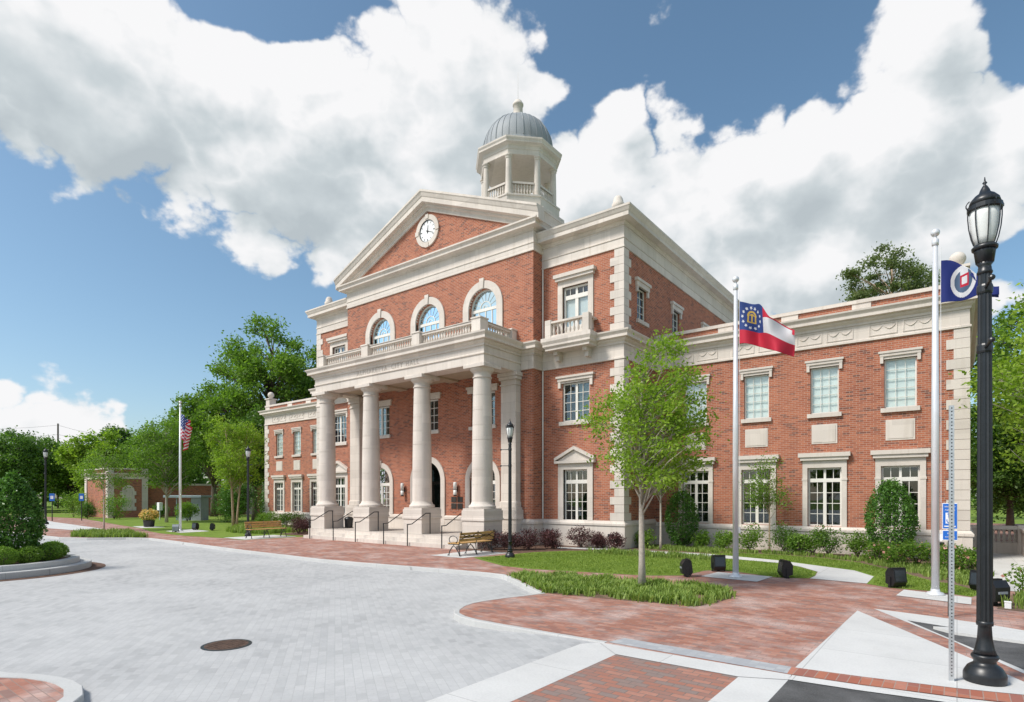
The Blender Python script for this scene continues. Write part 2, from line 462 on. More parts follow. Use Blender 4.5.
class MB:
    def __init__(s):
        s.v, s.f, s.m, s.sm = [], [], [], []
        s.cur = 0
        s.smooth = False

    def add(s, verts, faces):
        o = len(s.v)
        s.v.extend([tuple(map(float, p)) for p in verts])
        for f in faces:
            s.f.append([i + o for i in f])
            s.m.append(s.cur)
            s.sm.append(s.smooth)
        return s

    def box(s, x0, x1, y0, y1, z0, z1):
        if x0 > x1: x0, x1 = x1, x0
        if y0 > y1: y0, y1 = y1, y0
        return s.add([(x0, y0, z0), (x1, y0, z0), (x1, y1, z0), (x0, y1, z0), (x0, y0, z1), (x1, y0, z1), (x1, y1, z1), (x0, y1, z1)],
                     [(0, 3, 2, 1), (4, 5, 6, 7), (0, 1, 5, 4), (1, 2, 6, 5), (2, 3, 7, 6), (3, 0, 4, 7)])

    def bbox(s, x0, x1, y0, y1, z0, z1, c=.01):
        """box with chamfered vertical and top edges"""
        pts = [(x0 + c, y0), (x1 - c, y0), (x1, y0 + c), (x1, y1 - c), (x1 - c, y1), (x0 + c, y1), (x0, y1 - c), (x0, y0 + c)]
        cx, cy = (x0 + x1) / 2, (y0 + y1) / 2
        top = [(cx + (p[0] - cx) * (1 - 2 * c / (x1 - x0)), cy + (p[1] - cy) * (1 - 2 * c / (y1 - y0)), z1) for p in pts]
        v = [(*p, z0) for p in pts] + [(*p, z1 - c) for p in pts] + top
        f = [tuple(range(7, -1, -1)), tuple(range(16, 24))]
        for i in range(8):
            j = (i + 1) % 8
            f += [(i, j, 8 + j, 8 + i), (8 + i, 8 + j, 16 + j, 16 + i)]
        return s.add(v, f)

    def prism(s, poly, z0, z1, cap=True):
        n = len(poly)
        a = sum(poly[i][0] * poly[(i + 1) % n][1] - poly[(i + 1) % n][0] * poly[i][1] for i in range(n))
        if a < 0:
            poly = poly[::-1]
        v = [(p[0], p[1], z0) for p in poly] + [(p[0], p[1], z1) for p in poly]
        f = [(i, (i + 1) % n, n + (i + 1) % n, n + i) for i in range(n)]
        if cap:
            for t in tessellate_polygon([[Vector((p[0], p[1], 0)) for p in poly]]):
                a3 = [poly[i] for i in t]
                ar = (a3[1][0] - a3[0][0]) * (a3[2][1] - a3[0][1]) - (a3[2][0] - a3[0][0]) * (a3[1][1] - a3[0][1])
                t = tuple(t) if ar > 0 else tuple(t)[::-1]
                f.append(tuple(n + i for i in t))
        return s.add(v, f)

    def sheet(s, poly, z):
        f = []
        for t in tessellate_polygon([[Vector((p[0], p[1], 0)) for p in poly]]):
            a3 = [poly[i] for i in t]
            ar = (a3[1][0] - a3[0][0]) * (a3[2][1] - a3[0][1]) - (a3[2][0] - a3[0][0]) * (a3[1][1] - a3[0][1])
            f.append(tuple(t) if ar > 0 else tuple(t)[::-1])
        return s.add([(p[0], p[1], z) for p in poly], f)

    def lathe(s, prof, cx=0, cy=0, n=24, a0=0.0, flute=None):
        """prof: (r, z) from bottom to top"""
        o = len(s.v)
        v, f = [], []
        for (r, z) in prof:
            for k in range(n):
                a = a0 + 2 * PI * k / n
                rr = r
                if flute and flute[1] <= z <= flute[2]:
                    rr = r * (1 - flute[0] * (k % 2))
                v.append((cx + rr * math.cos(a), cy + rr * math.sin(a), z))
        for i in range(len(prof) - 1):
            for k in range(n):
                l = (k + 1) % n
                f.append((i * n + k, i * n + l, (i + 1) * n + l, (i + 1) * n + k))
        f.append(tuple(range(n - 1, -1, -1)))
        f.append(tuple((len(prof) - 1) * n + k for k in range(n)))
        return s.add(v, f)

    def tube(s, pts, r, n=6):
        pts = [Vector(p) for p in pts]
        rs = r if isinstance(r, (list, tuple)) else [r] * len(pts)
        v, f = [], []
        up = Vector((0, 0, 1))
        for i, p in enumerate(pts):
            t = (pts[min(i + 1, len(pts) - 1)] - pts[max(i - 1, 0)]).normalized()
            ref = up if abs(t.z) < .92 else Vector((1, 0, 0))
            a = t.cross(ref).normalized()
            b = a.cross(t).normalized()
            for k in range(n):
                g = 2 * PI * k / n
                v.append(p + (a * math.cos(g) + b * math.sin(g)) * rs[i])
        for i in range(len(pts) - 1):
            for k in range(n):
                l = (k + 1) % n
                f.append((i * n + k, (i + 1) * n + k, (i + 1) * n + l, i * n + l))
        f.append(tuple(range(n)))
        f.append(tuple((len(pts) - 1) * n + k for k in range(n - 1, -1, -1)))
        return s.add(v, f)

    def sweep(s, path, prof, closed=False, caps=True):
        """profile (outward, z) along a plan path; outward is to the right of travel"""
        P = [Vector((p[0], p[1])) for p in path]
        n = len(P)
        nor = []
        segs = n if closed else n - 1
        for i in range(segs):
            d = (P[(i + 1) % n] - P[i]).normalized()
            nor.append(Vector((d.y, -d.x)))
        v, f = [], []
        k = len(prof)
        for i in range(n):
            if closed:
                a, b = nor[i - 1], nor[i]
            else:
                a, b = nor[max(i - 1, 0)], nor[min(i, segs - 1)]
            o = (a + b) / (1 + a.dot(b))
            for (q, z) in prof:
                v.append((P[i].x + o.x * q, P[i].y + o.y * q, z))
        for i in range(segs):
            j = (i + 1) % n
            for t in range(k - 1):
                f.append((i * k + t, j * k + t, j * k + t + 1, i * k + t + 1))
        if caps and not closed:
            f.append(tuple(range(k)))
            f.append(tuple((n - 1) * k + t for t in range(k - 1, -1, -1)))
        return s.add(v, f)

    def sphere(s, c, r, n=12, sz=1.0):
        prof = [(max(1e-4, r * math.sin(PI * i / n)), c[2] - r * sz * math.cos(PI * i / n)) for i in range(n + 1)]
        return s.lathe(prof, c[0], c[1], n * 2)

    def xf(s, fn):
        s.v = [tuple(fn(*p)) for p in s.v]
        return s

    def build(s, name, mats, parent=None, world=True, smooth=False, loc=None, rz=0.0):
        me = bpy.data.meshes.new(name)
        off = wloc(parent) if (parent is not None and world) else Vector((0, 0, 0))
        if loc is not None and world:
            off = off + Vector(loc)
        vs = [(p[0] - off.x, p[1] - off.y, p[2] - off.z) for p in s.v] if world else s.v
        me.from_pydata(vs, [], s.f)
        if not isinstance(mats, (list, tuple)):
            mats = [mats]
        for q in mats:
            me.materials.append(MATS[q])
        me.polygons.foreach_set('material_index', s.m)
        if smooth:
            me.polygons.foreach_set('use_smooth', [True] * len(s.f))
        elif any(s.sm):
            me.polygons.foreach_set('use_smooth', s.sm)
        me.update()
        if smooth:
            try:
                me.set_sharp_from_angle(angle=R(40))
            except Exception:
                pass
        o = bpy.data.objects.new(name, me)
        COL.objects.link(o)
        o.parent = parent
        if loc is not None:
            o.location = loc
        o.rotation_euler = (0, 0, rz)
        return o


def kids(o):
    return [c for c in bpy.data.objects if c.parent == o]


CHILD = {}


def copy_tree(o, parent=None, loc=None, rz=None, label=None, children=None):
    c = o.copy()
    COL.objects.link(c)
    c.parent = parent
    if loc is not None: c.location = loc
    if rz is not None: c.rotation_euler = (0, 0, rz)
    if label: c['label'] = label
    for ch in list(o.children):
        copy_tree(ch, c)
    return c


def structure(name, mb, mat):
    o = mb.build(name, mat)
    o['kind'] = 'structure'
    return o


def npmesh(name, V, F, mat, parent=None, smooth=False):
    me = bpy.data.meshes.new(name)
    me.from_pydata(V.tolist(), [], F.tolist())
    for q in (mat if isinstance(mat, (list, tuple)) else [mat]):
        me.materials.append(MATS[q])
    if smooth:
        me.polygons.foreach_set('use_smooth', [True] * len(me.polygons))
    me.update()
    o = bpy.data.objects.new(name, me)
    COL.objects.link(o)
    o.parent = parent
    return o


# ------------------------------------------------------------------ ground
def smooth01(t):
    t = min(1, max(0, t))
    return t * t * (3 - 2 * t)


def road_z(x):
    return -.012 - .09 * smooth01((-4.5 - x) / 2.2)


g_ = MB(); g_.sheet([(-900, -600), (900, -600), (900, 900), (-900, 900)], -.16)
structure('ground', g_, 'lawn')

rd = MB()
xs = [-140, -100, -70, -50, -35, -25, -15, -10, -8] + [-7.0 + .15 * i for i in range(20)] + [-4.0, -2.5, -1.0, 4]
ys = [-60, -20, 0, 5, 8, 10, 12, 13.5]
v = [(x, y, road_z(x)) for y in ys for x in xs]
nx = len(xs)
rd.add(v, [(j * nx + i, j * nx + i + 1, (j + 1) * nx + i + 1, (j + 1) * nx + i) for j in range(len(ys) - 1) for i in range(nx - 1)])
structure('road', rd, 'road_pavers')

KERB = [(-90, 6.9), (-60, 8.4), (-37, 9.6), (-35.3, 10.3), (-34.0, 11.6), (-32.7, 12.2), (-30, 12.12), (-27.08, 11.92), (-22.33, 11.66), (-17.06, 11.55), (-14.8, 11.75),
        (-12.88, 12.03), (-11.27, 12.22), (-10.3, 12.28), (-9.76, 12.25), (-9.3, 11.98), (-8.2, 11.15), (-7.22, 10.42), (-7.35, 10.0), (-7.52, 9.55),
        (-7.66, 8.95), (-7.68, 8.6), (-7.6, 8.25), (-7.42, 7.9), (-7.2, 7.66), (-6.9, 7.5), (-6.5, 7.42), (-5.9, 7.40), (-4.9, 7.40), (-4.02, 7.42)]
walk = KERB + [(-1.55, 7.43), (-.86, 7.52), (.02, 7.68), (.6, 7.85), (2.5, 8.35), (14, 10), (14, 60), (-90, 60)]
w_ = MB(); w_.prism(walk, -.15, 0.0)
structure('brick_pavement', w_, 'brick_walk')
kb = MB()
kb.sweep(KERB, [(-.10, .0), (-.10, .006), (-.01, .008), (.004, -.004), (.012, -.15)])
structure('kerb', kb, 'kerb_concrete')

def flat(name, poly, z, mat):
    q = MB(); q.sheet(poly, z)
    return structure(name, q, mat)

# crosswalk
flat('crosswalk_band', [(-4.45, -3), (-3.70, -3), (-3.62, 6.99), (-4.10, 7.42), (-4.28, 7.2)], -.003, 'concrete')
flat('crosswalk_panel', [(-3.70, -3), (-2.03, -3), (-2.03, 6.99), (-3.62, 6.99)], -.0045, 'brick_cross')
flat('crosswalk_band', [(-2.03, -3), (-1.56, -3), (-1.54, 7.22), (-2.03, 6.99)], -.003, 'concrete')
flat('crosswalk_edge', [(-4.10, 7.42), (-3.62, 6.99), (-2.03, 6.99), (-1.54, 7.22), (-1.55, 7.44)], .0015, 'concrete')
flat('asphalt_road', [(-1.56, -3), (30, -3), (30, 11), (14, 9.8), (2.5, 8.15), (.6, 7.6), (.02, 7.42), (-.86, 7.28), (-1.54, 7.22)], -.003, 'asphalt')
flat('granite_strip', [(-4.0, 7.50), (-1.60, 7.46), (-1.62, 7.78), (-3.92, 7.86)], .004, 'granite_strip')
flat('gutter_band', [(-1.54, 7.225), (-.86, 7.285), (.02, 7.425), (.6, 7.605), (2.5, 8.155), (2.5, 8.36), (.6, 7.80), (.02, 7.64), (-.86, 7.50), (-1.54, 7.43)], .0035, 'concrete')
sold = MB()
edge = [(-1.60, 7.44), (-.86, 7.52), (.02, 7.67), (.6, 7.83), (1.6, 8.12)]
for i in range(len(edge) - 1):
    (ax, ay), (bx, by) = edge[i], edge[i + 1]
    sold.sheet([(ax, ay), (bx, by), (bx - .03, by + .33), (ax - .02, ay + .33)], .005)
structure('soldier_course', sold, 'brick_soldier')
flat('concrete_ramp', [(-1.58, 7.78), (-.88, 7.86), (.0, 8.02), (.55, 8.18), (.9, 8.28), (.62, 8.72), (.18, 9.55), (-1.46, 12.38)], .004, 'concrete')
flat('concrete_ramp', [(-1.24, 12.78), (-.38, 12.6), (.4, 12.35), (1.2, 11.95), (4.0, 10.8), (4.0, 9.6), (.95, 8.72), (.62, 9.18), (-.08, 10.67)], .004, 'concrete')
flat('parking_asphalt', [(-.67, 11.90), (-.2, 11.73), (.4, 11.55), (1.0, 11.30), (3.9, 10.3), (3.9, 9.7), (1.0, 8.98), (.7, 9.24), (.03, 10.54)], .008, 'asphalt')
bar = MB(); bar.prism([(-.30, 11.36), (.04, 11.50), (.79, 11.33), (2.6, 10.7), (2.6, 10.4), (.75, 10.98), (-.05, 11.08)], .0, .05)
structure('kerb_nose', bar, 'concrete')

# lawns, paths, beds
flat('lawn', [(-13.3, 15.13), (-12.6, 14.7), (-10.96, 13.84), (-9.93, 13.72), (-8.1, 14.12), (-6.61, 14.44), (-5.87, 15.01), (-5.74, 15.79), (-5.71, 16.42), (-5.46, 16.84), (-4.87, 16.74),
              (-3.77, 16.18), (-3.04, 16.48), (-3.0, 17.13), (-3.11, 18.08), (-3.74, 19.06), (-4.57, 19.75), (-5.99, 20.05), (-7.54, 20.23), (-9.13, 20.41), (-10.4, 20.3), (-12.0, 19.3), (-12.75, 18.0), (-12.9, 17.0), (-13.0, 16.0)], .006, 'lawn')
flat('lawn', [(-1.74, 16.32), (-1.23, 15.93), (-.48, 15.96), (.25, 15.54), (.49, 16.36), (.06, 17.29), (-.53, 17.9), (-1.27, 19.5), (-2.41, 21.3), (-3.6, 22.2), (-5.09, 22.57), (-6.46, 22.3), (-7.4, 21.4),
              (-6.27, 21.05), (-4.75, 20.6), (-3.15, 19.57), (-2.30, 19.05), (-1.75, 17.93)], .006, 'lawn')
flat('path', [(-3.0, 16.46), (-1.73, 16.36), (-1.74, 17.91), (-2.32, 19.03), (-3.16, 19.55), (-4.75, 20.57), (-6.27, 21.03), (-7.4, 21.36), (-9.65, 21.15), (-11.9, 20.95), (-13.3, 20.4), (-12.97, 19.9), (-11.33, 20.35),
              (-9.2, 20.44), (-7.5, 20.25), (-5.97, 20.07), (-4.55, 19.77), (-3.72, 19.07), (-3.09, 18.08), (-2.98, 17.13)], .010, 'concrete')
flat('flower_bed', [(-10.6, 24.3), (-10.6, 22.9), (-10.5, 21.2), (-7.4, 21.4), (-6.46, 22.3), (-5.09, 22.57), (-3.6, 22.2), (-2.41, 21.3), (-1.27, 19.5), (-.53, 17.9), (.06, 17.29), (.49, 16.36), (.62, 16.9), (.75, 19), (.9, 24.3)], .004, 'soil')
flat('flower_bed', [(-16.9, 19.6), (-17.2, 18.4), (-15.8, 17.0), (-14.2, 16.9), (-12.8, 17.3), (-11.9, 19.3), (-10.4, 20.3), (-10.5, 21.1), (-11.9, 20.95), (-10.6, 21.3), (-10.6, 24.3), (-16.9, 24)], .003, 'mulch')
flat('concrete_pad', [(-15.0, 14.75), (-13.45, 14.75), (-13.3, 17.15), (-15.0, 17.15)], .008, 'concrete')
flat('concrete_pad', [(-5.37, 15.17), (-5.29, 16.33), (-3.84, 16.25), (-3.92, 15.05)], .010, 'concrete')
flat('concrete_pad', [(-1.03, 14.75), (-.95, 15.78), (.24, 15.38), (.22, 14.39)], .010, 'concrete')
flat('terrace', [(.62, 17.0), (1.1, 17.0), (1.95, 22), (2.2, 30), (.8, 30)], .010, 'concrete')
flat('flower_bed', [(1.12, 17.0), (1.97, 22), (3.5, 24), (9, 22), (5, 13), (.6, 14.2), (.7, 15.5)], .006, 'soil')
# left side grounds
flat('lawn', [(-27.6, 14.4), (-29.5, 14.55), (-33, 14.1), (-36.5, 14.2), (-39, 14.6), (-43, 15.6), (-50, 16.6), (-60, 18.2), (-66.8, 19.2), (-66.8, 40), (-43.5, 40), (-43.5, 23.5), (-28.6, 21), (-27.4, 18.5)], .006, 'lawn')
flat('lawn', [(-78, 18.6), (-68, 19.4), (-68, 60), (-89, 60), (-89, 19)], .006, 'lawn')
flat('concrete_pad', [(-29.9, 14.6), (-27.7, 14.6), (-27.7, 17.4), (-29.9, 17.4)], .010, 'concrete')
flat('concrete_pad', [(-38.6, 15.3), (-36.0, 15.1), (-36.3, 16.9), (-39.4, 17.3)], .010, 'concrete')
flat('concrete_pad', [(-46.6, 16.3), (-43.6, 15.8), (-43.4, 17.2), (-46.5, 17.5)], .010, 'concrete')
flat('concrete_pad', [(-51.5, 11.6), (-43.6, 12.3), (-44.6, 13.9), (-60, 15.2), (-80, 18.0), (-79, 16.4), (-60, 13.3)], .008, 'concrete')
flat('flower_bed', [(-31.9, 24.3), (-43.4, 24.3), (-43.4, 22.9), (-31.9, 22.6)], .011, 'mulch')
flat('flower_bed', [(-27.6, 21.2), (-27.4, 18.0), (-30.4, 17.9), (-31.9, 21.2), (-31.9, 22.6)], .012, 'mulch')
# rounded corner at lower left
kc = [(-14, 1.0), (-9.4, 1.55), (-8.9, 1.74), (-8.63, 1.91), (-8.31, 2.02), (-8.08, 2.06), (-7.8, 2.06), (-7.5, 1.98), (-7.25, 1.8), (-7.1, 1.5), (-7.05, 1.0), (-7.1, -4)]
c_ = MB(); c_.prism(kc + [(-14, -4)], -.12, -.02)
structure('brick_pavement', c_, 'brick_walk')
kb2 = MB(); kb2.sweep(kc[::-1], [(-.0, -.02), (.0, -.012), (.16, -.012), (.17, -.02), (.18, -.13)])
structure('kerb', kb2, 'kerb_concrete')


# ------------------------------------------------------------------ the city hall
XM = -21.25
HALL = empty('city_hall', (XM, 20.7, 0), label='red brick civic hall with white columned portico, pediment clock and domed cupola', cat='building')
XW0, XW1 = -43.2, .31           # wings
XB0, XB1 = -31.78, -10.72       # main block
XU0, XU1 = -27.79, -14.71       # centre bay
XP0, XP1 = -27.12, -15.38       # portico
YW, YB, YU, YP = 24.4, 21.4, 20.7, 18.15
YBACK = 44.0
COLX = [XM - 5.43, XM - 1.81, XM + 1.81, XM + 5.43]


def wall_panel(mb, T, u0, u1, z0, z1, holes, depth=.22):
    """wall face with openings. T maps (u, out, z) to world. holes: (u0,u1,z0,z1[,arch springing])"""
    us = sorted({u0, u1, *[h[0] for h in holes], *[h[1] for h in holes]})
    zs = sorted({z0, z1, *[h[2] for h in holes], *[h[3] for h in holes]})
    for i in range(len(us) - 1):
        for j in range(len(zs) - 1):
            cu, cz = (us[i] + us[i + 1]) / 2, (zs[j] + zs[j + 1]) / 2
            if any(h[0] < cu < h[1] and h[2] < cz < h[3] for h in holes):
                continue
            mb.add([T(us[i], 0, zs[j]), T(us[i + 1], 0, zs[j]), T(us[i + 1], 0, zs[j + 1]), T(us[i], 0, zs[j + 1])], [(0, 1, 2, 3)])
    for h in holes:
        a, b, c, d = h[:4]
        if len(h) > 4:
            zs_ = h[4]
            r = (b - a) / 2
            cx = (a + b) / 2
            n = 20
            arc = [(cx - r * math.cos(PI * k / n), zs_ + (d - zs_) * math.sin(PI * k / n)) for k in range(n + 1)]
            for k in range(n):
                p, q = arc[k], arc[k + 1]
                cor = (a, d) if k < n // 2 else (b, d)
                mb.add([T(p[0], 0, p[1]), T(q[0], 0, q[1]), T(cor[0], 0, cor[1])], [(0, 1, 2)])
                mb.add([T(p[0], 0, p[1]), T(q[0], 0, q[1]), T(q[0], -depth, q[1]), T(p[0], -depth, p[1])], [(0, 1, 2, 3)])
            outline = [((a, c), (a, zs_)), ((b, zs_), (b, c)), ((b, c), (a, c))]
        else:
            outline = [((a, c), (a, d)), ((a, d), (b, d)), ((b, d), (b, c)), ((b, c), (a, c))]
        for p, q in outline:
            mb.add([T(p[0], 0, p[1]), T(q[0], 0, q[1]), T(q[0], -depth, q[1]), T(p[0], -depth, p[1])], [(0, 1, 2, 3)])


def front(y):
    return lambda u, o, z: (u, y - o, z)


def sideR(x):
    return lambda u, o, z: (x + o, u, z)


def sideL(x):
    return lambda u, o, z: (x - o, u, z)


# --- window prototypes: local frame, x along the wall, -y outwards, z from the ground; the part is the joinery
def joinery(mb, w, z0, z1, cols=2, rows=4, transom=None, y=.12, fw=.065, thin=.022, leaves=2):
    def bar(x0, x1, a, b, t=.06):
        mb.box(x0, x1, y - t / 2, y + t / 2, a, b)
    bar(-w / 2, -w / 2 + fw, z0, z1); bar(w / 2 - fw, w / 2, z0, z1)
    bar(-w / 2 + fw, w / 2 - fw, z0, z0 + fw); bar(-w / 2 + fw, w / 2 - fw, z1 - fw, z1)
    zt = z1 - fw
    if transom:
        bar(-w / 2 + fw, w / 2 - fw, transom[0], transom[1], .07)
        zt = transom[0]
        for k in range(1, 4):
            x = -w / 2 + w * k / 4
            t = fw * .6 if k == 2 else thin / 2
            bar(x - t, x + t, transom[1], z1 - fw, .05)
    cw = fw * .95
    for l in range(leaves):
        xa = -w / 2 + fw + l * (w - 2 * fw) / leaves
        xb = xa + (w - 2 * fw) / leaves
        if leaves > 1:
            if l > 0: bar(xa, xa + cw * .9, z0 + fw, zt, .055)
            if l < leaves - 1: bar(xb - cw * .9, xb, z0 + fw, zt, .055)
        for c in range(1, cols):
            x = xa + (xb - xa) * c / cols
            bar(x - thin / 2, x + thin / 2, z0 + fw, zt, .04)
        for r_ in range(1, rows):
            zz = z0 + fw + (zt - z0 - fw) * r_ / rows
            bar(xa, xb, zz - thin / 2, zz + thin / 2, .036)


def header(mb, w, z0, z1, ear=.1, proj=.12):
    h = z1 - z0
    mb.box(-w / 2, w / 2, -.05, .1, z0, z0 + h * .5)
    mb.box(-w / 2 - ear * .5, w / 2 + ear * .5, -proj * .75, .1, z0 + h * .5 + .001, z0 + h * .72)
    mb.box(-w / 2 - ear, w / 2 + ear, -proj, .1, z0 + h * .72 + .001, z1)


def pane_mb(w, z0, z1, y=.13):
    p = MB(); p.box(-w / 2 + .02, w / 2 - .02, y - .004, y + .004, z0 + .02, z1 - .02)
    return p


def back_mb(w, z0, z1, y=.24):  # sheet behind the pane
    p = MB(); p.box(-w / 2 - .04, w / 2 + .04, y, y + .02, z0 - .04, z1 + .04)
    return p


PROTO = {}


def make_window(kind):
    """returns the part with its sub-parts, parked in local space"""
    j = MB()
    subs = []
    if kind == 'wing_upper':
        w, z0, z1 = .95, 5.24, 6.98
        joinery(j, w, z0, z1, 3, 5, leaves=1, fw=.05, thin=.014)
        h = MB(); h.box(-w / 2 - .06, w / 2 + .06, -.035, .1, z1, z1 + .10); h.box(-w / 2 - .13, w / 2 + .13, -.08, .1, z1 + .10, z1 + .20); h.box(-w / 2 - .17, w / 2 + .17, -.11, .1, z1 + .201, z1 + .28)
        for s_ in (-1, 1):
            h.box(s_ * (w / 2 + .02), s_ * (w / 2 + .12), -.07, .1, z1 - .14, z1 + .099)
        s = MB(); s.box(-w / 2 - .1, w / 2 + .1, -.09, .12, z0 - .15, z0)
        subs = [('header', h, 'stone'), ('sill', s, 'stone'), ('pane', pane_mb(w, z0, z1), 'glass_upper'), ('blind', back_mb(w, z0, z1, .19), 'blind')]
    elif kind == 'wing_lower':
        w, z0, z1 = 1.14, 1.0, 3.2
        joinery(j, w, z0, z1, 2, 4, transom=(2.66, 2.80))
        js = []
        for q in (-1, 1):
            s = MB()
            s.box(q * w / 2, q * (w / 2 + .17), -.05, .1, .985, 3.2)
            s.box(q * (w / 2 - .0), q * (w / 2 + .19), -.065, .1, 2.72, 2.80)
            js.append(('jamb', s, 'stone'))
        h = MB(); header(h, w + .34, 3.2, 3.76, .13, .2)
        subs = js + [('header', h, 'stone'), ('pane', pane_mb(w, z0, z1), 'glass_lower'), ('dark_interior', back_mb(w, z0, z1, .9), 'dark_room')]
    elif kind == 'block_upper':
        w, z0, z1 = 1.35, 5.36, 7.03
        joinery(j, w, z0, z1, 2, 4)
        h = MB(); h.box(-w / 2 - .05, w / 2 + .05, -.035, .1, z1, z1 + .09); h.box(-w / 2 - .2, w / 2 + .2, -.10, .1, z1 + .09, z1 + .22); h.box(-w / 2 - .26, w / 2 + .26, -.15, .1, z1 + .221, z1 + .31)
        for q in (-1, 1):
            h.box(q * (w / 2 + .05), q * (w / 2 + .18), -.08, .1, z1 - .2, z1 + .089)
        s = MB(); s.box(-w / 2 - .12, w / 2 + .12, -.10, .12, z0 - .16, z0)
        subs = [('header', h, 'stone'), ('sill', s, 'stone'), ('pane', pane_mb(w, z0, z1), 'glass_lower'), ('dark_interior', back_mb(w, z0, z1, .5), 'dark_room')]
        bl = MB(); bl.box(.05, w / 2, .18, .19, z0, z1); subs.append(('blind', bl, 'blind_white'))
    elif kind == 'portico_upper':
        w, z0, z1 = 1.45, 5.42, 7.0
        joinery(j, w, z0, z1, 2, 4)
        h = MB(); h.box(-w / 2 - .18, w / 2 + .18, -.09, .1, z1, z1 + .2); h.box(-w / 2 - .24, w / 2 + .24, -.13, .1, z1 + .201, z1 + .3)
        s = MB(); s.box(-w / 2 - .1, w / 2 + .1, -.09, .12, z0 - .15, z0)
        subs = [('header', h, 'stone'), ('sill', s, 'stone'), ('pane', pane_mb(w, z0, z1), 'glass_lower'), ('dark_interior', back_mb(w, z0, z1, .5), 'dark_room')]
        bl = MB(); bl.box(-w / 2, .1, .18, .19, z0, z1); subs.append(('blind', bl, 'blind_white'))
    elif kind == 'pedimented':
        w, z0, z1 = 1.2, 1.06, 3.28
        joinery(j, w, z0, z1, 2, 4, transom=(2.68, 2.84))
        s = MB()
        for q in (-1, 1):
            s.box(q * w / 2, q * (w / 2 + .26), -.06, .1, 1.12, 3.28)
        s.box(-w / 2 - .26, w / 2 + .26, -.06, .1, 3.281, 3.55)
        h = MB()
        h.box(-w / 2 - .38, w / 2 + .38, -.2, .1, 3.551, 3.66)
        W = w / 2 + .38
        h.add([(-W + .1, -.08, 3.66), (W - .1, -.08, 3.66), (0, -.08, 4.12)], [(0, 1, 2)])
        for q in (-1, 1):
            a = [(q * W, 3.66), (q * W, 3.79), (0, 4.28), (0, 4.14)]
            vv = [(x, yy, z) for yy in (-.2, .05) for (x, z) in a]
            h.add(vv, [(0, 1, 2, 3), (7, 6, 5, 4), (0, 4, 5, 1), (1, 5, 6, 2), (3, 2, 6, 7), (0, 3, 7, 4)])
        subs = [('surround', s, 'stone'), ('pediment', h, 'stone'), ('pane', pane_mb(w, z0, z1), 'glass_lower'), ('dark_interior', back_mb(w, z0, z1, .9), 'dark_room')]
    elif kind == 'balcony_door':
        w, z0, z1 = 1.28, 8.9, 11.2
        joinery(j, w, z0, z1, 1, 1, transom=(10.66, 10.84), fw=.09)
        j.box(-w / 2 + .09, w / 2 - .09, .10, .13, 8.99, 9.5)
        js = []
        for q in (-1, 1):
            s = MB(); s.box(q * w / 2, q * (w / 2 + .24), -.06, .1, 8.88, 11.2)
            js.append(('jamb', s, 'stone'))
        h = MB(); header(h, w + .48, 11.2, 11.75, .13, .24)
        subs = js + [('header', h, 'stone'), ('pane', pane_mb(w, z0, z1), 'glass_upper'), ('blind', back_mb(w, z0, 10.66, .2), 'blind_white')]
    elif kind == 'side_upper':
        w, z0, z1 = .86, 9.62, 11.0
        joinery(j, w, z0, z1, 2, 4, fw=.05, leaves=1)
        h = MB(); h.box(-w / 2 - .2, w / 2 + .2, -.10, .1, z1, z1 + .2); h.box(-w / 2 - .26, w / 2 + .26, -.15, .1, z1 + .201, z1 + .32)
        for q in (-1, 1):
            h.box(q * (w / 2 + .03), q * (w / 2 + .17), -.08, .1, z1 - .24, z1 - .001)
        s = MB(); s.box(-w / 2 - .12, w / 2 + .12, -.10, .12, z0 - .16, z0)
        subs = [('header', h, 'stone'), ('sill', s, 'stone'), ('pane', pane_mb(w, z0, z1), 'glass_lower'), ('dark_interior', back_mb(w, z0, z1, .5), 'dark_room')]
        bl = MB(); bl.box(-w / 2, -w / 2 + .3, .18, .19, z0, z1); subs.append(('blind', bl, 'blind_white'))
    o = j.build('window', 'paint', None, world=False)
    for (nm, mb, mt) in subs:
        mb.build(nm, mt, o, world=False)
    o.parent = HALL
    return o


def arch_ring(mb, r0, r1, zs, y0, y1, z_bottom=None, n=24, kz=None):
    """semicircular stone ring with jambs, between y0 (outer) and y1"""
    pts = []
    A = [PI - PI * k / n for k in range(n + 1)]
    inn = [(r0 * math.cos(a), zs + r0 * math.sin(a)) for a in A]
    out = [(r1 * math.cos(a), zs + r1 * math.sin(a)) for a in A]
    if z_bottom is not None:
        inn = [(-r0, z_bottom)] + inn + [(r0, z_bottom)]
        out = [(-r1, z_bottom)] + out + [(r1, z_bottom)]
    m = len(inn)
    v = [(x, y0, z) for x, z in inn] + [(x, y0, z) for x, z in out] + [(x, y1, z) for x, z in inn] + [(x, y1, z) for x, z in out]
    f = []
    for k in range(m - 1):
        f += [(k, k + 1, m + k + 1, m + k), (m + k, m + k + 1, 3 * m + k + 1, 3 * m + k), (k + 1, k, 2 * m + k, 2 * m + k + 1)]
    f += [(0, m, 3 * m, 2 * m), (m - 1, 2 * m + m - 1, 3 * m + m - 1, 2 * m - 1)]
    mb.add(v, f)
    if kz:
        w0, w1 = .09, .14
        mb.add([(-w0, y0 - .05, zs + r0 - .02), (w0, y0 - .05, zs + r0 - .02), (w1, y0 - .05, kz), (-w1, y0 - .05, kz),
                (-w0, y0 + .02, zs + r0 - .02), (w0, y0 + .02, zs + r0 - .02), (w1, y0 + .02, kz), (-w1, y0 + .02, kz)],
               [(0, 1, 2, 3), (0, 4, 5, 1), (1, 5, 6, 2), (2, 6, 7, 3), (3, 7, 4, 0)])


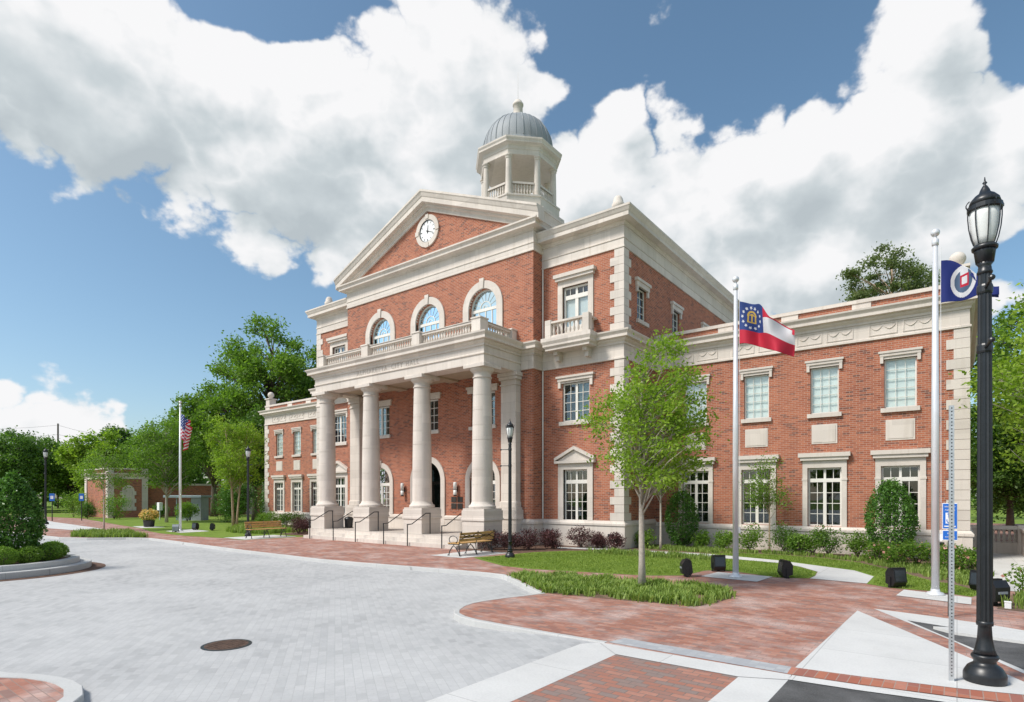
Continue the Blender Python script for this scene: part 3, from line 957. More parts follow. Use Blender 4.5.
def make_arched(kind):
    j = MB()
    subs = []
    if kind == 'lunette':
        r, zs, zb = .86, 10.98, 9.0
        ring = MB(); arch_ring(ring, r, r + .35, zs, -.07, .1, z_bottom=8.87, kz=12.30)
        y = .2
        arch_ring(j, r - .06, r + .01, zs, y - .03, y + .03, z_bottom=zb)
        j.box(-r, r, y - .035, y + .035, zs - .14, zs)
        j.box(-r, r, y - .03, y + .03, zb, zb + .08)
        for k in (-1, 0, 1):
            j.box(k * .4 - .025, k * .4 + .025, y - .02, y + .02, zb, zs - .14)
        arch_ring(j, .30, .33, zs, y - .018, y + .018)
        arch_ring(j, .12, .14, zs, y - .018, y + .018)
        for k in range(1, 8):
            a = PI * k / 8
            j.tube([(.32 * math.cos(a), y, zs + .32 * math.sin(a)), (r * math.cos(a), y, zs + r * math.sin(a))], .012, 4)
        n = 24
        poly = [(-r, zb)] + [(-r * math.cos(PI * k / n), zs + r * math.sin(PI * k / n)) for k in range(n + 1)] + [(r, zb)]
        p = MB(); p.add([(x, y + .01, z) for x, z in poly], [tuple(range(len(poly)))])
        b = MB(); b.box(-r - .02, r + .02, .62, .64, zb, zs + r)  # flat dark sheet, coloured to stand for the shaded room behind the lunette
        subs = [('surround', ring, 'stone'), ('pane', p, 'glass_sky'), ('dark_interior', b, 'dark_room')]
        name = 'window'
    elif kind == 'arch_window':
        r, zs, zb = .80, 2.90, 1.2
        ring = MB(); arch_ring(ring, r, r + .26, zs, -.07, .1, z_bottom=1.2, kz=4.06)
        y = .12
        arch_ring(j, r - .07, r + .01, zs, y - .03, y + .03, z_bottom=zb)
        j.box(-r, r, y - .04, y + .04, zs - .2, zs - .04)
        j.box(-r, r, y - .04, y + .04, zb, zb + .1)
        j.box(-.07, .07, y - .035, y + .035, zb, zs - .2)
        for q in (-1, 1):
            j.box(q * .37 - .012, q * .37 + .012, y - .02, y + .02, zb, zs - .2)
            for k in range(1, 4):
                zz = zb + .1 + (zs - .3 - zb) * k / 4
                j.box(q * .07, q * (r - .06), y - .018, y + .018, zz - .012, zz + .012)
        n = 24
        poly = [(-r, zb)] + [(-r * math.cos(PI * k / n), zs + r * math.sin(PI * k / n)) for k in range(n + 1)] + [(r, zb)]
        p = MB(); p.add([(x, y + .01, z) for x, z in poly], [tuple(range(len(poly)))])
        b = MB(); b.box(-r - .02, r + .02, .9, .92, zb, zs + r)  # dark backing sheet, the shade inside put into its colour
        fan = MB()   # dark ironwork in the fanlight
        for k in range(1, 6):
            a = PI * k / 6
            fan.tube([(.15 * math.cos(a), y - .05, zs + .15 * math.sin(a)), (.66 * math.cos(a), y - .05, zs + .66 * math.sin(a))], .014, 4)
        for (cx_, cz_, rr) in ((-.3, .3, .22), (.3, .3, .22), (0, .42, .2), (0, .12, .14), (-.5, .12, .12), (.5, .12, .12)):
            fan.tube([(cx_ + rr * math.cos(t * PI / 8), y - .05, zs + cz_ + rr * math.sin(t * PI / 8)) for t in range(17)], .012, 4)
        subs = [('surround', ring, 'stone'), ('pane', p, 'glass_lower'), ('dark_interior', b, 'dark_room'), ('grille', fan, 'black_iron')]
        name = 'window'
    else:
        r, zs, zb = .95, 2.92, .45
        ring = MB(); arch_ring(ring, r, r + .28, zs, -.07, .1, z_bottom=.45, kz=4.25)
        y = 1.3
        j.box(-r, r, y - .04, y + .04, zs - .14, zs)
        for q in (-1, 1):
            j.box(q * r, q * (r - .09), y - .04, y + .04, zb, zs - .14)
            j.box(0, q * .05, y - .04, y + .04, zb, zs - .14)
            j.box(q * .05, q * (r - .09), y - .04, y + .04, zb, zb + .25)
            j.box(q * .05, q * (r - .09), y - .04, y + .04, 1.2, 1.28)
        p = MB(); p.box(-r, r, y + .0, y + .01, zb + .1, zs + .6)
        hd = MB()
        for q in (-1, 1):
            hd.tube([(q * .12, y - .06, 1.3), (q * .12, y - .12, 1.35), (q * .12, y - .12, 1.75), (q * .12, y - .06, 1.8)], .018, 6)
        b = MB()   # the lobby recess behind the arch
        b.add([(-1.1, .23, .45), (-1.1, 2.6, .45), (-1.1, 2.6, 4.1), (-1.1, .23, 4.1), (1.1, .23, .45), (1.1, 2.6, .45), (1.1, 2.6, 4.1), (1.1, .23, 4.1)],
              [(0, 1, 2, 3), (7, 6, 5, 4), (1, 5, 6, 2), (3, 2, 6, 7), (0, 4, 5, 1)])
        subs = [('surround', ring, 'stone'), ('pane', p, 'glass_lower'), ('handle', hd, 'bronze'), ('lobby', b, 'dark_room')]
        name = 'door'
    o = j.build(name, 'paint' if name == 'window' else 'bronze', None, world=False)
    for (nm, mb, mt) in subs:
        mb.build(nm, mt, o, world=False)
    o.parent = HALL
    return o


def place(kind, x, y, rz=0.0):
    loc = Vector((x, y, 0)) - HALL.location
    if kind not in PROTO:
        o = make_arched(kind) if kind in ('lunette', 'arch_window', 'door') else make_window(kind)
        PROTO[kind] = o
    else:
        o = copy_tree(PROTO[kind], HALL)
    o.location = loc
    o.rotation_euler = (0, 0, rz)
    return o


WBAYS_R = [-1.58, -3.95, -6.38, -8.85]
WBAYS_L = [2 * XM - x - .25 for x in WBAYS_R]
BLK = [-12.98, 2 * XM + 12.98]
ARX = [XM - 3.65, XM, XM + 3.65]

# walls: one mesh per volume
for (x0, x1, bays) in ((XB1, XW1, WBAYS_R), (XW0, XB0, WBAYS_L)):
    w = MB()
    holes = []
    for x in bays:
        holes += [(x - .475, x + .475, 5.24, 6.98), (x - .57, x + .57, 1.0, 3.2)]
    wall_panel(w, front(YW), x0, x1, .9, 7.8, holes)
    # other faces
    wall_panel(w, sideR(x1) if x1 == XW1 else sideL(x0), YW, 37, .0, 9.0, [])
    w.add([(x0, 37, 0), (x1, 37, 0), (x1, 37, 9), (x0, 37, 9)], [(3, 2, 1, 0)])
    w.build('wall', 'brick', HALL)
w = MB()
holes = [(x - .675, x + .675, 5.36, 7.03) for x in BLK] + [(x - .6, x + .6, 1.06, 3.28) for x in BLK] + [(x - .64, x + .64, 8.9, 11.2) for x in BLK]
wall_panel(w, front(YB), XU1, XB1, 1.0, 12.3, [h for h in holes if h[0] > XM])
wall_panel(w, front(YB), XB0, XU0, 1.0, 12.3, [h for h in holes if h[0] < XM])
SIDEW = [23.1, 26.9, 31.0, 35.2]
wall_panel(w, sideR(XB1), YB, YBACK, .0, 12.3, [(y - .43, y + .43, 9.62, 11.0) for y in SIDEW])
wall_panel(w, sideL(XB0), YB, YBACK, .0, 12.3, [])
w.add([(XB0, YBACK, 0), (XB1, YBACK, 0), (XB1, YBACK, 12.3), (XB0, YBACK, 12.3)], [(3, 2, 1, 0)])
w.build('wall', 'brick', HALL)
w = MB()
holes = [(x - .86, x + .86, 9.0, 11.84, 10.98) for x in ARX]
holes += [(x - .725, x + .725, 5.42, 7.0) for x in ARX]
holes += [(x - .80, x + .80, 1.2, 3.70, 2.90) for x in (ARX[0], ARX[2])] + [(XM - .95, XM + .95, .45, 3.87, 2.92)]
wall_panel(w, front(YU), XU0, XU1, .4, 12.95, holes)
wall_panel(w, sideR(XU1), YU, YB + .05, .4, 12.95, [])
wall_panel(w, sideL(XU0), YU, YB + .05, .4, 12.95, [])
wall_panel(w, sideR(XU1), YB + .05, 31, 12.2, 14.1, [])
wall_panel(w, sideL(XU0), YB + .05, 31, 12.2, 14.1, [])
# tympanum
w.add([(XU0, YU, 14.0), (XU1, YU, 14.0), (XM, YU, 14.0 + .407 * 6.54 + .25)], [(0, 1, 2)])
w.add([(XU0, 31, 12.2), (XU1, 31, 12.2), (XU1, 31, 14.3), (XM, 31, 17.2), (XU0, 31, 14.3)], [(4, 3, 2, 1, 0)])
w.build('wall', 'brick', HALL)

# windows
for x in WBAYS_R + WBAYS_L:
    place('wing_upper', x, YW); place('wing_lower', x, YW)
for x in BLK:
    place('block_upper', x, YB); place('pedimented', x, YB); place('balcony_door', x, YB)
for y in SIDEW:
    place('side_upper', XB1, y, PI / 2)
for x in ARX:
    place('lunette', x, YU); place('portico_upper', x, YU)
place('arch_window', ARX[0], YU); place('arch_window', ARX[2], YU)
place('door', XM, YU)

# stone panels between the wing storeys
for x in WBAYS_R + WBAYS_L:
    p = MB(); p.box(x - .43, x + .43, YW - .02, YW + .1, 4.1, 4.83); p.box(x - .37, x + .37, YW - .035, YW - .02, 4.16, 4.77)
    p.build('spandrel_panel', 'stone', HALL)

# plinth
def plinth_run(path, prof):
    q = MB(); q.sweep(path, prof); q.build('plinth', 'ashlar', HALL)
PW = [(0, -.12), (.10, -.12), (.10, .78), (.14, .80), (.14, .88), (.10, .92), (.05, .985), (0, .985)]
PBk = [(0, -.12), (.10, -.12), (.10, .90), (.14, .92), (.14, 1.0), (.10, 1.04), (.05, 1.12), (0, 1.12)]
plinth_run([(XB1 + .02, YW), (XW1, YW), (XW1, 37)], PW)
plinth_run([(XW0, 37), (XW0, YW), (XB0 - .02, YW)], PW)
plinth_run([(XU1 - .62, YU), (XU1, YU), (XU1, YB), (XB1, YB), (XB1, YW - .02)], PBk)
plinth_run([(XB0, YW - .02), (XB0, YB), (XU0, YB), (XU0, YU), (XU0 + .62, YU)], PBk)
PP = [(0, .4), (.07, .4), (.07, 1.0), (.11, 1.02), (.11, 1.12), (.04, 1.195), (0, 1.195)]
plinth_run([(XU0 + .62, YU), (XM - 1.24, YU)], PP)
plinth_run([(XM + 1.24, YU), (XU1 - .62, YU)], PP)
for x in (-1.2, -3.1, -5.6, -8.0, -12.0):
    y = YW if x > XB1 else YB
    vt = MB(); vt.box(x + .62, x + .86, y - .115, y - .09, .45, .58)
    vt.build('vent_grille', 'black_iron', HALL)

for x in (XU1 + .06, XU0 - .06):
    for (za, zb) in ((1.14, 7.70), (8.88, 12.22)):
        dp = MB(); dp.tube([(x, YB - .05, za), (x, YB - .05, zb)], .035, 8)
        dp.build('downpipe', 'paint', HALL)
# frieze bands and cornices
FR = [(0, 7.72), (.07, 7.72), (.07, 7.79), (.03, 7.81), (.03, 8.34), (0, 8.34)]
fz = MB()
fz.sweep([(XW0, 37), (XW0, YW), (XB0, YW), (XB0, YB), (XU0, YB), (XU0, YU), (XP0 - .02, YU)], FR)
fz.build('frieze', 'ashlar', HALL); fz = MB()
fz.sweep([(XP1 + .02, YU), (XU1, YU), (XU1, YB), (XB1, YB), (XB1, YW), (XW1, YW), (XW1, 37)], FR)
FP = [(0, 7.62), (.0, 7.62), (.0, 7.98), (.05, 8.0), (.05, 8.05), (.02, 8.07), (.02, 8.34), (0, 8.34)]
fz.build('frieze', 'ashlar', HALL); fz = MB()
fz.sweep([(XP0, YU), (XP0, YP), (XP1, YP), (XP1, YU)], FP)
fz.build('frieze', 'ashlar', HALL)
CO = [(0, 8.33), (.07, 8.33), (.07, 8.41), (.15, 8.47), (.17, 8.50), (.17, 8.54), (.31, 8.555), (.31, 8.66), (.335, 8.70), (.39, 8.77), (.40, 8.83), (0, 8.86)]
cn = MB()
cn.sweep([(XW0, 37), (XW0, YW), (XB0, YW), (XB0, YB), (XU0, YB), (XU0, YU), (XP0, YU), (XP0, YP), (XP1, YP), (XP1, YU), (XU1, YU), (XU1, YB), (XB1, YB), (XB1, YW), (XW1, YW), (XW1, 37)], CO)
cn.build('cornice', 'stone', HALL)
# main block entablature
f2 = MB()
F2 = [(0, 12.24), (.06, 12.24), (.06, 12.31), (.03, 12.33), (.03, 12.60), (.06, 12.62), (.06, 12.66), (.03, 12.68), (.03, 13.14), (0, 13.14)]
f2.sweep([(XU1, YB), (XB1, YB), (XB1, YBACK)], F2)
f2.build('frieze', 'ashlar', HALL)
f2 = MB(); f2.sweep([(XB0, YBACK), (XB0, YB), (XU0, YB)], F2)
f2.build('frieze', 'ashlar', HALL)
c2 = MB()
C2 = [(0, 13.13), (.07, 13.13), (.07, 13.18), (.13, 13.23), (.13, 13.27), (.42, 13.29), (.42, 13.44), (.45, 13.48), (.51, 13.60), (.53, 13.62), (.53, 13.70), (0, 13.74)]
c2.sweep([(XU1, YB), (XB1, YB), (XB1, YBACK)], C2)
c2.build('cornice', 'stone', HALL)
c2 = MB()
c2.sweep([(XB0, YBACK), (XB0, YB), (XU0, YB)], C2)
c2.build('cornice', 'stone', HALL)
# centre bay entablature
f3 = MB()
f3.sweep([(XU0, 31), (XU0, YU), (XU1, YU), (XU1, 31)], [(0, 12.90), (.06, 12.90), (.06, 12.96), (.03, 12.98), (.03, 13.22), (.06, 13.24), (.06, 13.28), (.03, 13.30), (.03, 13.78), (0, 13.78)])
f3.build('frieze', 'ashlar', HALL)
c3 = MB()
c3.sweep([(XU0, 31), (XU0, YU), (XU1, YU), (XU1, 31)], [(0, 13.77), (.07, 13.77), (.07, 13.82), (.12, 13.86), (.36, 13.88), (.36, 13.98), (.42, 14.06), (.46, 14.08), (.46, 14.15), (0, 14.19)])
c3.build('cornice', 'stone', HALL)
# raking cornices
rk = MB()
RP = [(-.02, -.92), (.08, -.92), (.08, -.74), (.20, -.67), (.20, -.60), (.42, -.56), (.42, -.34), (.45, -.30), (.52, -.12), (.55, -.10), (.55, 0.0), (-.02, .02)]
for q in (-1, 1):
    v = []
    stations = [0.0, 3.5, 6.2, 7.10]
    for d in stations:
        for (o, dz) in RP:
            v.append((XM + q * d, YU - o, max(13.95 + .02 * (o < .46), 17.47 - .407 * d + dz)))
    k = len(RP)
    f = []
    for i in range(len(stations) - 1):
        for t in range(k - 1):
            f.append((i * k + t, (i + 1) * k + t, (i + 1) * k + t + 1, i * k + t + 1))
    f.append(tuple((len(stations) - 1) * k + t for t in range(k)))
    rk.add(v, f)
rk.build('raking_cornice', 'stone', HALL)

EA = [(0, 14.16), (.40, 14.17), (.43, 14.30), (.50, 14.46), (.535, 14.48), (.535, 14.57), (0, 14.6)]
for path in ([(XU1, YU + .03), (XU1, 31)], [(XU0, 31), (XU0, YU + .03)]):
    ev = MB(); ev.sweep(path, EA); ev.build('eave_moulding', 'stone', HALL)
# roofs
rf = MB()
for q in (-1, 1):
    a = [(XM, YU - .4, 17.45), (XM + q * 7.08, YU - .4, 17.45 - .407 * 7.08), (XM + q * 7.08, 31, 17.45 - .407 * 7.08), (XM, 31, 17.45)]
    rf.add(a, [(0, 1, 2, 3)])
rf.build('roof', 'metal_roof', HALL)
rf2 = MB()
rf2.add([(XB0 + .01, YB + .01, 13.6), (XB1 - .01, YB + .01, 13.6), (XB1 - .01, YBACK, 13.6), (XB0 + .01, YBACK, 13.6)], [(0, 1, 2, 3)])
rf2.add([(XB1, YW, 8.8), (XW1, YW, 8.8), (XW1, 37, 8.8), (XB1, 37, 8.8)], [(0, 1, 2, 3)])
rf2.add([(XW0, YW, 8.8), (XB0, YW, 8.8), (XB0, 37, 8.8), (XW0, 37, 8.8)], [(0, 1, 2, 3)])
rf2.build('flat_roof', 'concrete', HALL)

# parapets on the wings
for (x0, x1, bl, side) in ((XB1, XW1, [-10.35, -7.6, -5.15, -2.75, -.02], 1), (XW0, XB0, [2 * XM + 10.35 - .1, 2 * XM + 7.6, 2 * XM + 5.15, 2 * XM + 2.75, -42.85], -1)):
    p = MB()
    p.box(x0 + .01, x1 - .02, YW + .02, YW + .3, 8.845, 9.12)
    xs_ = x1 if side > 0 else x0
    p.box(xs_ - side * .02, xs_ - side * .3, YW + .3, 37, 8.845, 9.12)
    par = p.build('parapet', 'brick', HALL)
    c = MB()
    for x in bl:
        c.box(x - .3, x + .3, YW - .015, YW + .31, 8.85, 9.13)
    c.box(x0 + .01, x1 + .03, YW - .05, YW + .35, 9.131, 9.26)
    c.box(xs_ - side * .33, xs_ + side * .03, YW + .35, 37, 9.131, 9.26)
    c.build('coping', 'stone', par)

# swag panels in the wing friezes
for x in WBAYS_R + WBAYS_L:
    for q in (-.51, .51):
        c = MB()
        xa, xb, za, zb = x + q - .43, x + q + .43, 7.87, 8.29
        y = YW - .03
        for (a, b, e, d) in ((xa, xb, zb - .03, zb), (xa, xb, za, za + .03), (xa, xa + .03, za + .03, zb - .03), (xb - .03, xb, za + .03, zb - .03)):
            c.box(a, b, y - .022, y + .005, e, d)
        for s_ in (-1, 1):
            c.tube([(x + q + s_ * .02 + s_ * t * .06, y - .012, 8.20 - .14 * math.sin(PI * t / 6)) for t in range(7)], [.008 + .010 * math.sin(PI * t / 6) for t in range(7)], 5)
        c.build('swag_panel', 'stone', HALL)

# quoins
def quoins(xc, yc, sx, z0, z1, h=.333):
    m = MB()
    n = int(round((z1 - z0) / h))
    hh = (z1 - z0) / n
    for i in range(n):
        L = .60 if i % 2 == 0 else .40
        S = .62 if i % 2 == 0 else .42
        m.box(xc + sx * .036, xc - sx * L, yc - .036, yc + S, z0 + i * hh + .006, z0 + (i + 1) * hh - .006)
    m.build('quoin_stack', 'stone', HALL)
for sx, xb, xw in ((1, XB1, XW1), (-1, XB0, XW0)):
    quoins(xb, YB, sx, 1.125, 7.715)
    quoins(xb, YB, sx, 8.87, 12.235)
    quoins(xw, YW, sx, .99, 7.715)

# ball finials
def finial(x, y, z, r):
    m = MB()
    m.bbox(x - r * 1.15, x + r * 1.15, y - r * 1.15, y + r * 1.15, z, z + r * 2.0, .03)
    m.box(x - r * 1.4, x + r * 1.4, y - r * 1.4, y + r * 1.4, z + r * 2.0 + .001, z + r * 2.35)
    m.smooth = True
    m.lathe([(r * .5, z + r * 2.351), (r * .42, z + r * 2.6), (r * .6, z + r * 2.75)] + [(max(.002, r * math.sin(a)), z + r * 3.6 - r * math.cos(a)) for a in [.75 + (PI - .75) * k / 9 for k in range(10)]], x, y, 20)
    m.build('ball_finial', 'stone', HALL)
finial(XW1 - .3, YW + .3, 9.262, .24); finial(XW0 + .3, YW + .3, 9.262, .24)
for x in (XB1 - .5, XB0 + .5):
    m = MB(); m.smooth = True
    m.lathe([(.22, 13.72), (.22, 14.1), (.27, 14.12), (.27, 14.3), (.22, 14.36), (.2, 14.5), (.14, 14.62), (.01, 14.68)], x, YB + .5, 18)
    m.build('roof_finial', 'stone', HALL)

# portico: deck, soffit, architrave beams
pt = MB()
pt.box(XP0 + .003, XP1 - .003, YP + .003, YP + .78, 7.622, 8.33)
pt.box(XP0 + .003, XP0 + .78, YP + .78, YU - .002, 7.622, 8.33)
pt.box(XP1 - .78, XP1 - .003, YP + .78, YU - .002, 7.622, 8.33)
pt.build('architrave', 'ashlar', HALL)
sf = MB()
sf.box(XP0 + .78, XP1 - .78, YP + .78, YU - .002, 7.75, 7.9)
for x in COLX[1:3]:
    sf.box(x - .3, x + .3, YP + .78, YU - .003, 7.66, 7.75)
sf.build('soffit', 'soffit', HALL)
dk = MB(); dk.box(XP0 + .01, XP1 - .01, YP + .01, YU - .003, 8.35, 8.845)
dk.build('portico_deck', 'concrete', HALL)

# columns
YC = YP + .42
def make_column():
    o = empty('column', parent=HALL)
    o.location = Vector((COLX[0], YC, 0)) - HALL.location
    def sub(nm, mb, mat, sm=False):
        return mb.build(nm, mat, o, world=False, smooth=sm)
    p = MB()
    p.bbox(-.60, .60, -.60, .60, -.1, 1.12, .012); p.bbox(-.645, .645, -.645, .645, 1.121, 1.22, .012); p.bbox(-.62, .62, -.62, .62, 1.221, 1.54, .012)
    sub('pedestal', p, 'ashlar')
    b = MB(); b.bbox(-.585, .585, -.585, .585, 1.541, 1.62, .01)
    b.lathe([(.56, 1.62), (.58, 1.65), (.58, 1.71), (.55, 1.75), (.50, 1.78), (.47, 1.85), (.45, 1.90)], 0, 0, 40)
    sub('base', b, 'stone', True)
    s = MB()
    prof = []
    z0, z1 = 1.90, 7.06
    n = 32
    joints = [2.62 + .62 * k for k in range(7)]
    zs_ = sorted([z0 + (z1 - z0) * k / n for k in range(n + 1)] + [j + d for j in joints for d in (-.009, -.006, .006, .009)])
    for z in zs_:
        t = (z - z0) / (z1 - z0)
        r = .445 - .075 * t ** 1.7
        for jn, j in enumerate(joints):
            if abs(z - j) < .0075:
                r -= .016 if jn == 3 else .007
        prof.append((r, z))
    s.lathe(prof, 0, 0, 48)
    sub('shaft', s, 'stone', True)
    c = MB()
    c.lathe([(.37, 7.06), (.41, 7.075), (.41, 7.11), (.37, 7.125), (.37, 7.27), (.40, 7.29), (.40, 7.31), (.46, 7.35), (.51, 7.41), (.52, 7.45), (.52, 7.459)], 0, 0, 40)
    c.bbox(-.57, .57, -.57, .57, 7.46, 7.619, .012)
    sub('capital', c, 'stone', True)
    return o
col0 = make_column()
for x in COLX[1:]:
    c = copy_tree(col0, HALL)
    c.location = Vector((x, YC, 0)) - HALL.location
# pilasters against the back wall
for x in (COLX[0], COLX[3]):
    o = empty('pilaster', parent=HALL)
    o.location = Vector((x, YU, 0)) - HALL.location
    p = MB(); p.bbox(-.56, .56, -.50, .0, .3, 1.12, .012); p.bbox(-.60, .60, -.54, .0, 1.121, 1.22, .012); p.bbox(-.58, .58, -.52, .0, 1.221, 1.54, .012)
    p.build('pedestal', 'ashlar', o, world=False)
    p = MB(); p.bbox(-.52, .52, -.46, 0, 1.541, 1.66, .01); p.bbox(-.47, .47, -.41, 0, 1.661, 1.90, .03)
    p.build('base', 'stone', o, world=False)
    p = MB(); p.bbox(-.42, .42, -.36, 0, 1.901, 7.06, .01)
    p.build('shaft', 'ashlar', o, world=False)
    p = MB(); p.bbox(-.46, .46, -.40, 0, 7.061, 7.12, .01); p.bbox(-.42, .42, -.36, 0, 7.121, 7.30, .01); p.bbox(-.5, .5, -.44, 0, 7.301, 7.45, .02); p.bbox(-.54, .54, -.48, 0, 7.451, 7.619, .01)
    p.build('capital', 'stone', o, world=False)

# steps and landing
st = MB()
st.box(COLX[0] - .45, COLX[3] + .45, 17.72, YU - .11, -.1, .45)
st.box(COLX[0] + .1, COLX[3] - .1, 17.40, 17.72, -.1, .30)
st.box(COLX[0] + .1, COLX[3] - .1, 17.08, 17.40, -.1, .15)
st.build('steps', 'ashlar', HALL)

# balustrades
bal_me = None
def baluster(parent, x, y, z0, h, s=1.0):
    global bal_me
    if bal_me is None:
        m = MB()
        pr = [(.066, 0), (.066, .08), (.042, .10), (.036, .14), (.06, .26), (.067, .34), (.056, .46), (.036, .62), (.034, .74), (.05, .80), (.04, .86), (.064, .90), (.064, 1.0)]
        m.lathe(pr, 0, 0, 8)
        o = m.build('baluster', 'stone', parent, world=False, smooth=True)
        bal_me = o.data
    else:
        o = bpy.data.objects.new('baluster', bal_me)
        COL.objects.link(o); o.parent = parent
    o.location = Vector((x, y, z0)) - wloc(parent)
    o.scale = (s, s, h)
    return o

def balustrade(root, pts, z0, z1, posts, pw=.25, spacing=.158, th=.15, name='balustrade'):
    """rail along straight runs; posts: list of (x,y)"""
    m = MB()
    for i in range(len(pts) - 1):
        a, b = Vector(pts[i]), Vector(pts[i + 1])
        d = (b - a); L = d.length; d.normalize(); n = Vector((-d.y, d.x))
        def bx(w, za, zb):
            q = [a + n * w, a - n * w, b - n * w, b + n * w]
            m.prism([(p.x, p.y) for p in q], za, zb)
        bx(th, z0, z0 + .10); bx(th * .9, z1 - .12, z1 - .03); bx(th * 1.1, z1 - .03, z1)
        m.f  # bottom face of the top rail
        q = [a + n * th * .9, a - n * th * .9, b - n * th * .9, b + n * th * .9]
        m.add([(p.x, p.y, z1 - .12) for p in q], [(0, 1, 2, 3)])
    o = m.build(name, 'stone', root)
    for (x, y) in posts:
        p = MB(); p.bbox(x - pw, x + pw, y - pw, y + pw, z0 - .02, z1 + .01, .012); p.bbox(x - pw - .03, x + pw + .03, y - pw - .03, y + pw + .03, z1 + .011, z1 + .075, .012)
        p.build('post', 'ashlar', o)
    for i in range(len(pts) - 1):
        a, b = Vector(pts[i]), Vector(pts[i + 1])
        L = (b - a).length
        n = max(2, int(L / spacing))
        for k in range(n):
            p = a + (b - a) * ((k + .5) / n)
            if any(abs(p.x - q[0]) < pw + .05 and abs(p.y - q[1]) < pw + .05 for q in posts):
                continue
            baluster(o, p.x, p.y, z0 + .10, z1 - .12 - z0 - .10)
    return o

balustrade(HALL, [(COLX[0], YP + .25), (COLX[3], YP + .25)], 8.855, 9.50, [(x, YP + .25) for x in COLX])
for x in (COLX[0], COLX[3]):
    balustrade(HALL, [(x, YP + .5), (x, YU - .01)], 8.853, 9.498, [(x, YU - .14)], pw=.13 if False else .2)
for x in BLK:
    bc = MB()
    bc.sweep([(x - 1.06, YB), (x - 1.06, YB - .72), (x + 1.06, YB - .72), (x + 1.06, YB)], [(0, 8.36), (.02, 8.36), (.02, 8.44), (.10, 8.52), (.10, 8.60), (.16, 8.72), (.16, 8.88), (0, 8.885)])
    bc.box(x - 1.06, x + 1.06, YB - .72, YB - .01, 8.361, 8.884)
    bks = []
    for q in (-.72, .72):
        bk = MB(); bks.append(bk)
        bk.box(x + q - .1, x + q + .1, YB - .5, YB - .03, 8.2, 8.359); bk.box(x + q - .09, x + q + .09, YB - .34, YB - .03, 7.98, 8.2)
    b_ = bc.build('balcony', 'stone', HALL)
    for bk in bks:
        bk.build('bracket', 'stone', b_)
    # its rail is part of the balcony
    m = MB()
    y = YB - .62
    for (za, zb, t) in ((8.886, 8.98, .12), (9.50, 9.58, .13)):
        m.box(x - .78, x + .78, y - t, y + t, za, zb)
        for q in (-1, 1):
            m.box(x + q * .93 - t, x + q * .93 + t, y + .13, YB - .02, za, zb)
    m.build('rail', 'stone', b_)
    for q in (-1, 1):
        p = MB(); p.bbox(x + q * .93 - .15, x + q * .93 + .15, y - .15, y + .129, 8.886, 9.66, .01)
        p.build('post', 'ashlar', b_)
    for k in range(8):
        baluster(b_, x - .7 + 1.4 * k / 7, y, 8.98, .52, .9)
    for q in (-1, 1):
        for k in range(2):
            baluster(b_, x + q * .93, y + .24 + k * .17, 8.98, .52, .9)

# frieze lettering
def text_mesh(name, s, size, mat, parent, depth=.01, font_w=1.0):
    cu = bpy.data.curves.new(name, 'FONT')
    cu.body = s
    cu.size = size
    cu.extrude = depth
    cu.align_x = 'CENTER'
    cu.align_y = 'CENTER'
    cu.space_character = font_w
    tmp = bpy.data.objects.new(name + '_tmp', cu)
    COL.objects.link(tmp)
    dg = bpy.context.evaluated_depsgraph_get()
    me = bpy.data.meshes.new_from_object(tmp.evaluated_get(dg))
    bpy.data.objects.remove(tmp)
    bpy.data.curves.remove(cu)
    me.materials.clear()
    me.materials.append(MATS[mat])
    o = bpy.data.objects.new(name, me)
    COL.objects.link(o)
    o.parent = parent
    return o
for word, dx in (('ALPHARETTA', -1.10), ('CITY', .72), ('HALL', 1.75)):
    t = text_mesh('lettering', word, .315, 'letter', HALL, .006, 1.25)
    t.rotation_euler = (R(90), 0, 0)
    t.location = Vector((XM - .12 + dx, YP - .026, 8.19)) - HALL.location

# clock
ck = MB()
def disc(mb, r, y, x=XM, z=15.55, n=40):
    mb.add([(x + r * math.cos(2 * PI * k / n), y, z + r * math.sin(2 * PI * k / n)) for k in range(n)], [tuple(range(n))])
def ringm(mb, r0, r1, y0, y1, x=XM, z=15.55, n=48):
    v = []
    for (r, y) in ((r0, y1), (r0, y0), (r1, y0), (r1, y1)):
        v += [(x + r * math.cos(2 * PI * k / n), y, z + r * math.sin(2 * PI * k / n)) for k in range(n)]
    f = []
    for j in range(3):
        for k in range(n):
            l = (k + 1) % n
            f.append((j * n + k, j * n + l, (j + 1) * n + l, (j + 1) * n + k))
    mb.add(v, f)
ringm(ck, .56, .80, YU - .07, YU + .02)
for a in range(4):
    an = a * PI / 2
    x, z = XM + .72 * math.cos(an), 15.55 + .72 * math.sin(an)
    ck.box(x - .11, x + .11, YU - .1, YU - .05, z - .11, z + .11)
clk = ck.build('clock', 'stone', HALL)
m = MB(); disc(m, .56, YU - .015); m.build('clock_face', 'clock_white', clk)
m = MB(); ringm(m, .53, .565, YU - .045, YU - .01)
for k in range(12):
    a = k * PI / 6
    x0, z0 = XM + .40 * math.sin(a), 15.55 + .40 * math.cos(a)
    x1, z1 = XM + .49 * math.sin(a), 15.55 + .49 * math.cos(a)
    m.tube([(x0, YU - .02, z0), (x1, YU - .02, z1)], .014 if k % 3 else .022, 4)
m.build('hour_marks', 'black_iron', clk)
m = MB()
for (ang, L, w_) in ((R(6), .30, .022), (R(112), .45, .016)):
    m.tube([(XM - .1 * math.sin(ang), YU - .028, 15.55 - .1 * math.cos(ang)), (XM + L * math.sin(ang), YU - .028, 15.55 + L * math.cos(ang))], [w_ * 1.3, w_ * .6], 4)
m.lathe  # hands only
m.build('clock_hand', 'black_iron', clk)

